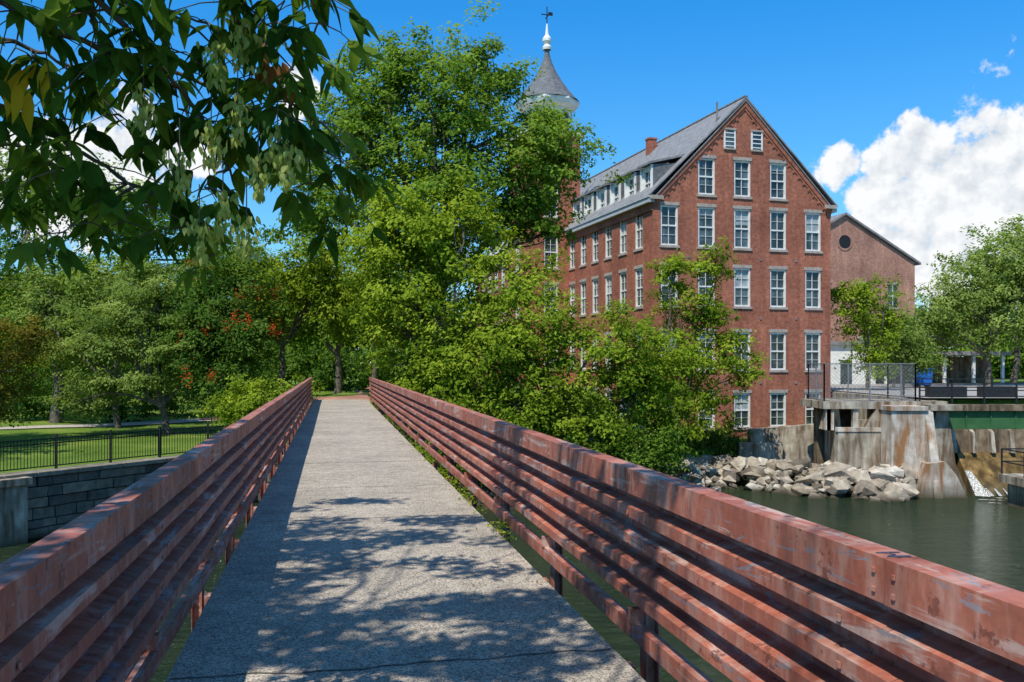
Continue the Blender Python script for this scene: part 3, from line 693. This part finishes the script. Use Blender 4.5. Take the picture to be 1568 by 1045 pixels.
for u in [1.55,3.95,6.35,8.75,11.15,13.4]+[20.5+2.4*k for k in range(8)]:
    x0=0.35; zt=13.75; zb=EZ+0.22; hw=0.80
    dm.face([(x0,u-hw,zb),(x0,u-hw,zt),(2.3,u-hw,zt+0.2)],2); dm.face([(x0,u+hw,zb),(x0,u+hw,zt),(2.3,u+hw,zt+0.2)],2)
    wallholes(dm,'s',u-hw,u+hw,zb,zt,[(u-0.5,u+0.5,zb+0.15,zt-0.2)],x0,0,0.1)
    window(dm,'s',u,1.0,zb+0.15,zt-0.2,x0-0.03,False)
    dm.box(x0-0.12,x0-0.005,u-hw,u-hw+0.14,zb,zt-0.01,0); dm.box(x0-0.12,x0-0.005,u+hw-0.14,u+hw,zb,zt-0.01,0)
    dm.hexa([(x0-0.3,u-hw-0.12,zt),(3.0,u-hw-0.12,zt+0.75),(3.0,u+hw+0.12,zt+0.75),(x0-0.3,u+hw+0.12,zt),
             (x0-0.3,u-hw-0.12,zt+0.13),(3.0,u-hw-0.12,zt+0.88),(3.0,u+hw+0.12,zt+0.88),(x0-0.3,u+hw+0.12,zt+0.13)],4)
dm.build("dormers",[M['white'],M['glass'],M['slate_dark'],M['blind'],M['slate']],parent=mill)
rf.build("roof",[M['slate'],M['greytrim'],M['brick']],parent=mill)
tw=MB(); tx0,tx1,ty0,ty1=-3.4,0.85,14.3,18.6; TZ=18.6
hh=[(-2.0,-0.9,z0,z1) for z0,z1 in rows]+[(-2.0,-0.9,12.6,14.8)]
wallholes(tw,'f',tx0,tx1,-3.5,TZ,hh,ty0)
tww=MB()
for h in hh: window(tww,'f',(h[0]+h[1])/2,1.1,h[2],h[3],ty0)
hh=[(15.9,17.0,z0,z1) for z0,z1 in rows]+[(15.9,17.0,12.6,14.8)]
wallholes(tw,'s',ty0,ty1,-3.5,TZ,hh,tx0)
for h in hh: window(tww,'s',(h[0]+h[1])/2,1.1,h[2],h[3],tx0)
tw.face([(tx1,ty0,-3),(tx1,ty1,-3),(tx1,ty1,TZ),(tx1,ty0,TZ)],0); tw.face([(tx0,ty1,-3),(tx1,ty1,-3),(tx1,ty1,TZ),(tx0,ty1,TZ)],0)
cx,cy=(-1.05,16.4)
tw.box(tx0-0.25,tx1+0.25,ty0-0.25,ty1+0.25,TZ,TZ+0.3,1)
tw.lathe(cx,cy,[(1.75,TZ+0.3),(1.75,21.0),(2.35,21.1),(2.5,21.4),(2.5,21.55)],8,1,math.pi/8)
for k in range(8):
    a=math.pi/4*k; r=1.64
    c,s_=math.cos(a),math.sin(a)
    tw.face([(cx+r*c-0.38*s_,cy+r*s_+0.38*c,TZ+0.6),(cx+r*c+0.38*s_,cy+r*s_-0.38*c,TZ+0.6),(cx+r*c+0.38*s_,cy+r*s_-0.38*c,20.6),(cx+r*c-0.38*s_,cy+r*s_+0.38*c,20.6)],3)
prof=[(2.48,21.56)]+[(2.45*(1-t)**1.6+0.16*t,21.56+4.1*t) for t in np.linspace(0.05,1,12)]
tw.lathe(cx,cy,prof,16,2)
tw.lathe(cx,cy,[(0.32,25.6),(0.36,25.8),(0.2,26.0),(0.34,26.25),(0.34,26.45),(0.14,26.75),(0.05,27.6),(0.0,27.62)],12,1)
tw.box(cx-0.03,cx+0.03,cy-0.03,cy+0.03,27.5,28.9,4); tw.box(cx-0.45,cx+0.45,cy-0.03,cy+0.03,28.25,28.31,4); tw.box(cx-0.03,cx+0.03,cy-0.35,cy+0.35,28.1,28.15,4)
tw.box(cx+0.1,cx+0.45,cy-0.02,cy+0.02,28.32,28.5,4)
tw.build("bell_tower",[M['brick'],M['white'],M['slate_dark'],M['dark'],M['dark']],parent=mill)
tww.build("tower_windows",[M['white'],M['glass'],M['stone'],M['blind']],parent=mill)

gb=empty("gabled_brick_building",(24.9,82,0),D2R(14))
w2=MB()
w2.face([(-1.5,0,-1),(13,0,-1),(13,0,11.2),(5.6,0,15.3),(-1.5,0,11.2)],0)
w2.face([(13,0,-1),(13,22,-1),(13,22,11.2),(13,0,11.2)],0); w2.face([(-1.5,0,-1),(-1.5,22,-1),(-1.5,22,11.2),(-1.5,0,11.2)],0)
for k in range(24):
    a=2*math.pi*k/24;b_=2*math.pi*(k+1)/24
    w2.face([(5.6,-0.02,12.9),(5.6+0.6*math.cos(a),-0.02,12.9+0.6*math.sin(a)),(5.6+0.6*math.cos(b_),-0.02,12.9+0.6*math.sin(b_))],4)
    r0,r1=0.62,0.80
    w2.face([(5.6+r0*math.cos(a),-0.05,12.9+r0*math.sin(a)),(5.6+r1*math.cos(a),-0.05,12.9+r1*math.sin(a)),(5.6+r1*math.cos(b_),-0.05,12.9+r1*math.sin(b_)),(5.6+r0*math.cos(b_),-0.05,12.9+r0*math.sin(b_))],0)
for zz in (2.0,7.0):
    for a in (0.9,3.6,7.4,10.6):
        w2.box(a-0.5,a+0.5,-0.04,-0.005,zz,zz+2.1,2); w2.box(a-0.6,a+0.6,-0.08,-0.004,zz-0.18,zz-0.01,1); w2.box(a-0.6,a+0.6,-0.07,-0.004,zz+2.11,zz+2.33,1)
        w2.box(a-0.03,a+0.03,-0.06,-0.041,zz,zz+2.1,3); w2.box(a-0.5,a+0.5,-0.06,-0.042,zz+1.0,zz+1.08,3)
w2.build("walls",[M['brick2'],M['stone'],M['glass'],M['white'],M['dark']],parent=gb)
w2=MB()
w2.prism([(-2.0,11.0),(5.6,15.35),(5.6,15.55),(-2.0,11.2)],'y',-0.25,22.2,0); w2.prism([(13.5,11.0),(5.6,15.35),(5.6,15.55),(13.5,11.2)],'y',-0.25,22.2,0)
w2.build("roof",[M['greytrim']],parent=gb)

lb=empty("low_white_building",(28.5,78,0),D2R(4))
w3=MB(); w3.box(-2,2.6,0,8,-0.2,3.4,0); w3.box(-2.3,2.9,-0.3,8.3,3.4,3.7,1)
w3.box(2.61,14,2,8,-0.2,2.4,2); w3.box(2.91,14.5,-0.4,8.3,2.5,2.85,1)
for k in range(5): w3.box(3.4+k*2.6,3.62+k*2.6,-0.1,0.12,-0.2,2.5,0)
w3.box(-0.5,0.5,-0.05,-0.005,0,2.1,3)
w3.build("walls_and_roof",[M['white'],M['greytrim'],M['plank'],M['glass']],parent=lb)
mb=MB(); mb.prism([(-0.6,0),(0.6,0),(0.72,1.15),(-0.72,1.15)],'y',-0.4,0.4,0); mb.box(-0.78,0.78,-0.46,0.46,1.152,1.26,0); mb.box(-0.5,-0.35,-0.42,0.42,-0.12,0.12,1); mb.box(0.35,0.5,-0.42,0.42,-0.12,0.12,1)
mb.build("blue_dumpster",[M['blue'],M['dark']],(30.9,69,0.2))
mb=MB(); mb.face([(20.9,46.2,0.04),(70,46.2,0.04),(80,80,0.04),(20.9,80,0.04)]); mb.build("parking_lot",[M['lot']])

# ------------------------------------------------------------------ dam / sluice
dam=empty("concrete_dam")
c=MB()
c.box(15.3,21.4,44.9,48.5,-0.45,-0.08,0)
c.box(20.3,21.0,48.51,58.5,-4,-0.02,0)
c.box(17.4,20.28,50.6,51.2,-5,-1.35,0)
c.hexa([(13.3,51.0,-5),(17.3,49.6,-5),(17.3,50.3,-5),(13.3,51.7,-5),(13.3,51.0,-1.9),(17.3,49.6,-1.45),(17.3,50.3,-1.45),(13.3,51.7,-1.9)],0)
c.hexa([(12.6,50.6,-5),(14.8,50.0,-5),(14.8,50.8,-5),(12.6,51.3,-5),(12.6,50.6,-2.6),(14.8,50.0,-2.6),(14.8,50.8,-2.6),(12.6,51.3,-2.6)],0)
c.hexa([(16.4,49.0,-5),(17.0,47.0,-5),(17.35,47.1,-5),(16.8,49.3,-5),(16.4,49.0,-0.46),(16.0,45.6,-0.46),(16.3,45.6,-0.46),(16.8,49.3,-0.46)],0)
c.box(15.95,18.0,44.7,46.0,-5,-1.55,0); c.box(15.9,18.02,44.65,45.0,-1.55,-1.35,1)
c.prism([(45.0,-0.46),(45.4,-0.46),(46.2,-1.5),(45.0,-1.5)],'x',15.5,15.85,1)
c.prism([(17.35,-1.35),(18.0,-1.35),(18.3,-0.46),(17.9,-0.46)],'y',44.8,45.2,0)
for x in (15.45,16.8): c.box(x,x+0.25,45.0,45.3,-1.5,-0.46,1)
c.box(15.9,18.0,47.6,48.2,-5,-0.46,2)
c.box(18.02,19.6,43.4,46.4,-5,-0.46,3); c.box(17.95,19.72,43.3,44.88,-0.458,-0.25,3)
c.prism([(43.45,-0.46),(44.9,-0.46),(44.9,-5.0),(42.3,-5.0),(42.7,-3.2)],'x',19.62,20.0,3)
c.prism([(19.6,-5.0),(22.1,-5.0),(21.3,-3.0),(20.95,-0.46),(20.4,-0.46)],'y',43.9,46.3,0)
c.prism([(18.9,-5.0),(21.5,-5.0),(20.7,-3.4),(20.2,-2.8),(19.4,-2.9)],'y',42.6,43.9,3)
c.box(19.9,21.4,43.4,44.88,-0.457,-0.2,0)
c.box(21.4,60,45.0,45.8,-0.55,-0.25,2)
c.build("concrete",[M['concrete'],M['concrete_warm'],M['plank'],M['concrete_warm']],parent=dam)
c=MB(); c.box(21.2,60,45.2,45.4,-1.45,-0.552,0)
k=21.2
while k<60: c.box(k,k+0.05,45.14,45.198,-1.45,-0.552,0); k+=1.22
c.build("green_gates",[M['green']],parent=dam)
c=MB(); c.box(21.1,60,45.15,45.5,-2.6,-1.46,0); k=21.6
while k<60:
    c.prism([(45.14,-1.46),(44.9,-1.6),(44.7,-2.6),(45.14,-2.6)],'x',k,k+0.18,1); k+=0.95
c.prism([(45.5,-2.61),(45.0,-2.61),(43.6,-4.2),(43.0,-4.9),(45.5,-5.2)],'x',21.9,60,2)
c.build("spillway",[M['plank'],M['concrete'],M['spill']],parent=dam)
m,nt,b=mat("white_water",(0.6,0.63,0.62),0.3,0.5)
f=noise(nt,3,6,mapvec(nt,8,8,0.6)); nt.links.new(ramp(nt,f,[(0.42,(0.14,0.12,0.08)),(0.58,(0.65,0.66,0.63))]),b.inputs["Base Color"]); M['ww']=m
c=MB()
c.face([(16.9,46.6,-4.4),(17.3,46.6,-4.4),(17.3,46.9,-3.3),(16.9,46.9,-3.3)])
c.face([(21.9,43.2,-4.47),(22.45,42.9,-4.47),(22.15,44.15,-3.4),(21.9,44.2,-3.4)])
rf2=random.Random(8)
for k in range(24):
    x=22.6+k*0.45+rf2.uniform(-.15,.15); wd=rf2.uniform(0.03,0.12); c.face([(x,43.05,-4.46),(x+wd*1.6,43.02,-4.46),(x+wd,43.57,-4.17),(x,43.57,-4.17)])
for k in range(60):
    x=21.6+rf2.random()*8; y=42.9-rf2.random()**2*2.2; r=rf2.uniform(0.03,0.14)
    c.face([(x+r*math.cos(t)*1.6*rf2.uniform(.6,1.1),y+r*math.sin(t)*rf2.uniform(.6,1.1),-4.485-0.0001*k) for t in np.linspace(0,5.5,7)])
c.build("waterfall",[M['ww']])

c=MB()
def chain(p,q,h,z0):
    p=Vector((*p,z0)); q=Vector((*q,z0)); L=(q-p).length; n=max(1,round(L/2.2)); up=Vector((0,0,h))
    for i in range(n+1): a=p.lerp(q,i/n); c.bar(a,a+up,0.06)
    c.bar(p+up,q+up,0.045); c.bar(p+Vector((0,0,0.05)),q+Vector((0,0,0.05)),0.03)
    k=int(L/0.2)
    for i in range(-int(h/0.2),k):
        a=i*0.2; s0=max(0,-a); e0=min(h,L-a)
        if e0>s0:
            c.bar(p.lerp(q,(a+s0)/L)+Vector((0,0,s0)),p.lerp(q,(a+e0)/L)+Vector((0,0,e0)),0.007)
            c.bar(p.lerp(q,(a+s0)/L)+Vector((0,0,h-s0)),p.lerp(q,(a+e0)/L)+Vector((0,0,h-e0)),0.007)
chain((15.4,45.1),(19.9,45.1),1.85,-0.08); chain((15.4,45.1),(15.7,48.4),1.85,-0.08); chain((19.9,45.1),(19.9,48.4),1.85,-0.08); chain((15.7,48.4),(19.9,48.4),1.85,-0.08)
c.build("chain_link_fence",[M['steel']])
c=MB(); z0=-0.1
for zz in (0.25,0.55,0.9): c.bar((20.2,45.3,z0+zz),(60,45.3,z0+zz),0.05)
x=20.2
while x<60: c.bar((x,45.3,-0.25),(x,45.3,0.82),0.07); x+=1.6
for zz in (0.5,0.95): c.bar((21.2,49.5,zz),(60,49.5,zz),0.06)
x=21.2
while x<60: c.bar((x,49.5,0),(x,49.5,1.0),0.09); x+=2.4
for (x0,x1) in ((21.5,23.4),(24.2,26)): c.box(x0,x1,47,47.6,0.05,0.6,0)
c.build("black_guardrail",[M['dark']])
c=MB(); c.box(21.6,30,38.6,40.6,-3.45,-3.1,0); c.box(21.9,22.3,38.8,40.4,-5,-3.46,0); c.box(26,26.4,38.8,40.4,-5,-3.46,0)
for zz in (0.55,1.1): c.bar((21.7,38.7,-3.1+zz),(30,38.7,-3.1+zz),0.05,1); c.bar((21.7,38.7,-3.1+zz),(21.7,40.5,-3.1+zz),0.05,1); c.bar((21.7,40.5,-3.1+zz),(30,40.5,-3.1+zz),0.05,1)
for x in (21.7,23.6,25.5,27.4): 
    for y in (38.7,40.5): c.bar((x,y,-3.1),(x,y,-2.0),0.06,1)
c.build("maintenance_platform",[M['concrete'],M['dark']])

# ------------------------------------------------------------------ rocks
import bmesh
rr=random.Random(12); V=[];F=[];TT=[]
def rock(x,y,z,s):
    bm=bmesh.new()
    for _ in range(13):
        a=Vector((rr.gauss(0,1),rr.gauss(0,1),rr.gauss(0,1))).normalized()
        bm.verts.new((a.x*s*rr.uniform(0.8,1.15),a.y*s*rr.uniform(0.7,1),a.z*s*rr.uniform(0.5,0.75)))
    bmesh.ops.convex_hull(bm,input=bm.verts)
    n=len(V); R=Matrix.Rotation(rr.uniform(0,6.3),3,'Z')@Matrix.Rotation(rr.uniform(-0.5,0.5),3,'X'); bm.verts.index_update()
    for v in bm.verts: q=R@v.co; V.append((q.x+x,q.y+y,q.z+z))
    t=min(1,max(0,rr.gauss(0.5,0.3)))
    for f in bm.faces: F.append([n+v.index for v in f.verts]); TT.append(min(1,max(0,t+rr.uniform(-0.08,0.08))))
    bm.free()
line=[(8.0,49.0),(9.5,47.4),(12.0,45.3),(14.2,43.5),(16.4,42.0),(17.9,41.8)]
for i in range(560):
    k=rr.uniform(0,len(line)-1.001); a=line[int(k)]; b_=line[int(k)+1]; t=k-int(k)
    w=rr.random(); x=a[0]+(b_[0]-a[0])*t; y=a[1]+(b_[1]-a[1])*t
    off=w*3.0
    x+=off*0.45; y+=off*0.9
    z=-4.65+min(w*1.9,1.1)*(1 if w<0.75 else (1.2-(w-0.75)*2.4))
    rock(x+rr.uniform(-.4,.4),y+rr.uniform(-.4,.4),z+rr.uniform(-.12,.16),rr.choice([0.16,0.22,0.3,0.38,0.48,0.62,0.7])*rr.uniform(0.8,1.15))
for i in range(110):
    if rr.random()<0.55: rock(rr.uniform(6.8,9.6),rr.uniform(42,50.0),-4.1+rr.uniform(-.2,.8),rr.uniform(0.2,0.5))
    else: rock(rr.uniform(10.5,17),rr.uniform(48.7,50.3),-4.5,rr.uniform(0.25,0.5))
me=bpy.data.meshes.new("riprap_rocks"); me.from_pydata(V,[],F); me.materials.append(M['rock']); at=me.attributes.new("tint",'FLOAT','FACE'); at.data.foreach_set("value",TT)
o=bpy.data.objects.new("riprap_rocks",me); COL.objects.link(o)
bv=o.modifiers.new("b",'BEVEL'); bv.width=0.03; bv.segments=2

# ------------------------------------------------------------------ left stone wall & fence
pl=[(-30,10),(-17.7,31.6),(-14.3,37.6),(-11.6,41.4),(-10.2,42.6)]
wb=MB(); rr=random.Random(4)
def seglen(a,b): return math.hypot(b[0]-a[0],b[1]-a[1])
for a,b_ in zip(pl[:-1],pl[1:]):
    L=seglen(a,b_); dx,dy=(b_[0]-a[0])/L,(b_[1]-a[1])/L; nx_,ny_=dy,-dx
    def pt(s,o,z): return (a[0]+dx*s+nx_*o,a[1]+dy*s+ny_*o,z)
    z=-5.2
    wb.hexa([pt(0,-0.5,-5.3),pt(L,-0.5,-5.3),pt(L,0.0,-5.3),pt(0,0.0,-5.3),pt(0,-0.5,-2.3),pt(L,-0.5,-2.3),pt(L,0.0,-2.3),pt(0,0.0,-2.3)],0,0.0)
    while z<-2.35:
        h=min(rr.uniform(0.3,0.45),-2.28-z)
        if h<0.1: break
        s=0
        while s<L-0.05:
            w=min(rr.uniform(0.5,1.3),L-s); o1=rr.uniform(0.10,0.22); g_=0.018
            p=[pt(s+g_,0.01,z+g_),pt(s+w-g_,0.01,z+g_),pt(s+w-g_,o1+rr.uniform(-.04,.04),z+g_),pt(s+g_,o1+rr.uniform(-.04,.04),z+g_),
               pt(s+g_,0.01,z+h-g_),pt(s+w-g_,0.01,z+h-g_),pt(s+w-g_,o1+rr.uniform(-.04,.04),z+h-g_),pt(s+g_,o1+rr.uniform(-.04,.04),z+h-g_)]
            wb.hexa(p,0,min(1,max(0,rr.gauss(0.5,0.27)))); s+=w
        z+=h
    s=0
    while s<L-0.05:
        w=min(rr.uniform(1.2,2.0),L-s); wb.hexa([pt(s+.01,-0.55,-2.27),pt(s+w-.01,-0.55,-2.27),pt(s+w-.01,0.26,-2.27),pt(s+.01,0.26,-2.27),pt(s+.01,-0.55,-2.10),pt(s+w-.01,-0.55,-2.10),pt(s+w-.01,0.26,-2.10),pt(s+.01,0.26,-2.10)],0,rr.uniform(0.6,0.95)); s+=w
o=wb.build("stone_retaining_wall",[M['block']]); bv=o.modifiers.new("b",'BEVEL'); bv.width=0.03; bv.segments=2
mb=MB(); mb.prism([(-19.0,30.3),(-17.7,32.4),(-16.9,31.9),(-18.2,29.8)],'z',-5.2,-2.45,0); mb.prism([(-19.1,30.2),(-17.65,32.5),(-16.75,31.95),(-18.2,29.65)],'z',-2.448,-2.2,0)
mb.build("stone_buttress",[M['concrete']])
c=MB()
for a,b_ in zip(pl[:-1],pl[1:]):
    L=seglen(a,b_); dx,dy=(b_[0]-a[0])/L,(b_[1]-a[1])/L; nx_,ny_=dy,-dx
    A=Vector((a[0]-nx_*0.3,a[1]-ny_*0.3,-2.1)); B=Vector((b_[0]-nx_*0.3,b_[1]-ny_*0.3,-2.1))
    for zz in (0.12,0.95,1.12): c.bar(A+Vector((0,0,zz)),B+Vector((0,0,zz)),0.04)
    n=int(L/0.125)
    for i in range(n): p=A.lerp(B,(i+0.5)/n); c.bar(p+Vector((0,0,0.1)),p+Vector((0,0,1.14)),0.02)
    n=max(1,round(L/2.4))
    for i in range(n+1): p=A.lerp(B,i/n); c.bar(p,p+Vector((0,0,1.28)),0.075)
c.build("picket_fence",[M['dark']])

# ------------------------------------------------------------------ sky / sun
w=bpy.data.worlds.new("World"); scn.world=w; w.use_nodes=True; nt=w.node_tree; nt.nodes.clear()
out=N(nt,"ShaderNodeOutputWorld"); bg=N(nt,"ShaderNodeBackground"); nt.links.new(bg.outputs[0],out.inputs[0])
sky=N(nt,"ShaderNodeTexSky"); sky.sky_type='NISHITA'; sky.sun_disc=False
EL=math.atan(1/COT); AZ=math.atan2(-0.498,-0.868)
sky.sun_elevation=EL; sky.sun_rotation=AZ%(2*math.pi); sky.air_density=1.0; sky.dust_density=0.3; sky.ozone_density=3.0
tc=N(nt,"ShaderNodeTexCoord"); nm=N(nt,"ShaderNodeVectorMath",operation='NORMALIZE'); nt.links.new(tc.outputs["Generated"],nm.inputs[0]); vec=nm.outputs[0]
def M2(op,a,b_=None,clamp=False):
    n=N(nt,"ShaderNodeMath",operation=op); n.use_clamp=clamp
    for i,v in enumerate((a,b_)):
        if v is None: continue
        if isinstance(v,(int,float)): n.inputs[i].default_value=v
        else: nt.links.new(v,n.inputs[i])
    return n.outputs[0]
blobs=[((0.445,0.225),0.030),((0.41,0.215),0.020),((0.485,0.185),0.042),((0.545,0.215),0.045),((0.575,0.17),0.060),((0.44,0.175),0.034),((0.39,0.182),0.022),((0.352,0.215),0.020),((0.50,0.135),0.060),((0.43,0.12),0.034),((0.63,0.20),0.06),
 ((-0.42,0.225),0.04),((-0.36,0.23),0.025),((-0.235,0.295),0.022),((-0.5,0.2),0.05),((0.80,0.2),0.12),((-0.9,0.25),0.12)]
def nz(vs,sc_,det,amp,r=0.6):
    n=N(nt,"ShaderNodeTexNoise"); n.inputs["Scale"].default_value=sc_; n.inputs["Detail"].default_value=det; n.inputs["Roughness"].default_value=r; nt.links.new(vs,n.inputs["Vector"])
    return M2('MULTIPLY',M2('SUBTRACT',n.outputs["Fac"],0.5),amp)
acc=None
for (t,r) in blobs:
    d=N(nt,"ShaderNodeVectorMath",operation='DISTANCE'); nt.links.new(vec,d.inputs[0]); d.inputs[1].default_value=Vector((t[0],1,t[1])).normalized()
    v=M2('SUBTRACT',1.0,M2('DIVIDE',d.outputs["Value"],r*1.3))
    acc=v if acc is None else M2('MAXIMUM',acc,v)
acc=M2('MAXIMUM',acc,-1.6)
d0=M2('ADD',acc,nz(vec,22,7,2.9))
of=N(nt,"ShaderNodeVectorMath",operation='ADD'); nt.links.new(vec,of.inputs[0]); of.inputs[1].default_value=(-0.009,-0.0,0.016)
lit=M2('SUBTRACT',nz(vec,22,4,2.6),nz(of.outputs[0],22,4,2.6))
mask=N(nt,"ShaderNodeMapRange"); mask.interpolation_type='SMOOTHSTEP'; mask.inputs[1].default_value=-0.08; mask.inputs[2].default_value=0.28; nt.links.new(d0,mask.inputs[0])
sh=N(nt,"ShaderNodeMapRange"); sh.inputs[1].default_value=-0.6; sh.inputs[2].default_value=0.15; nt.links.new(lit,sh.inputs[0])
cc=ramp(nt,sh.outputs[0],[(0.0,(3.9,4.4,5.0)),(1.0,(6.5,6.6,6.7))])
sepv=N(nt,"ShaderNodeSeparateXYZ"); nt.links.new(vec,sepv.inputs[0])
tint=ramp(nt,sepv.outputs[2],[(0.0,(0.62,0.80,0.95)),(0.14,(0.46,0.93,1.15)),(0.36,(0.16,0.92,1.42)),(1.0,(0.5,0.95,1.2))])
sc=mix(nt,1.0,sky.outputs[0],tint,'MULTIPLY')
col=mix(nt,mask.outputs[0],sc,cc)
nt.links.new(col,bg.inputs[0]); bg.inputs[1].default_value=0.15
sl=bpy.data.lights.new("sun",'SUN'); sl.energy=5.0; sl.angle=D2R(0.5); sl.color=(1,0.94,0.83)
so=bpy.data.objects.new("sun",sl); COL.objects.link(so)
sd=Vector((-0.498*math.cos(EL),-0.868*math.cos(EL),math.sin(EL))); so.rotation_euler=sd.to_track_quat('Z','Y').to_euler()

cam=bpy.data.cameras.new("camera"); co=bpy.data.objects.new("camera",cam); COL.objects.link(co)
co.location=(0,0,1.75); co.rotation_euler=(D2R(90),0,0); cam.lens=32.14; cam.sensor_width=36; cam.shift_y=0.0226
cam.clip_start=0.05; cam.clip_end=4000; scn.camera=co
scn.view_settings.view_transform='Standard'; scn.view_settings.look='None'; scn.view_settings.exposure=0
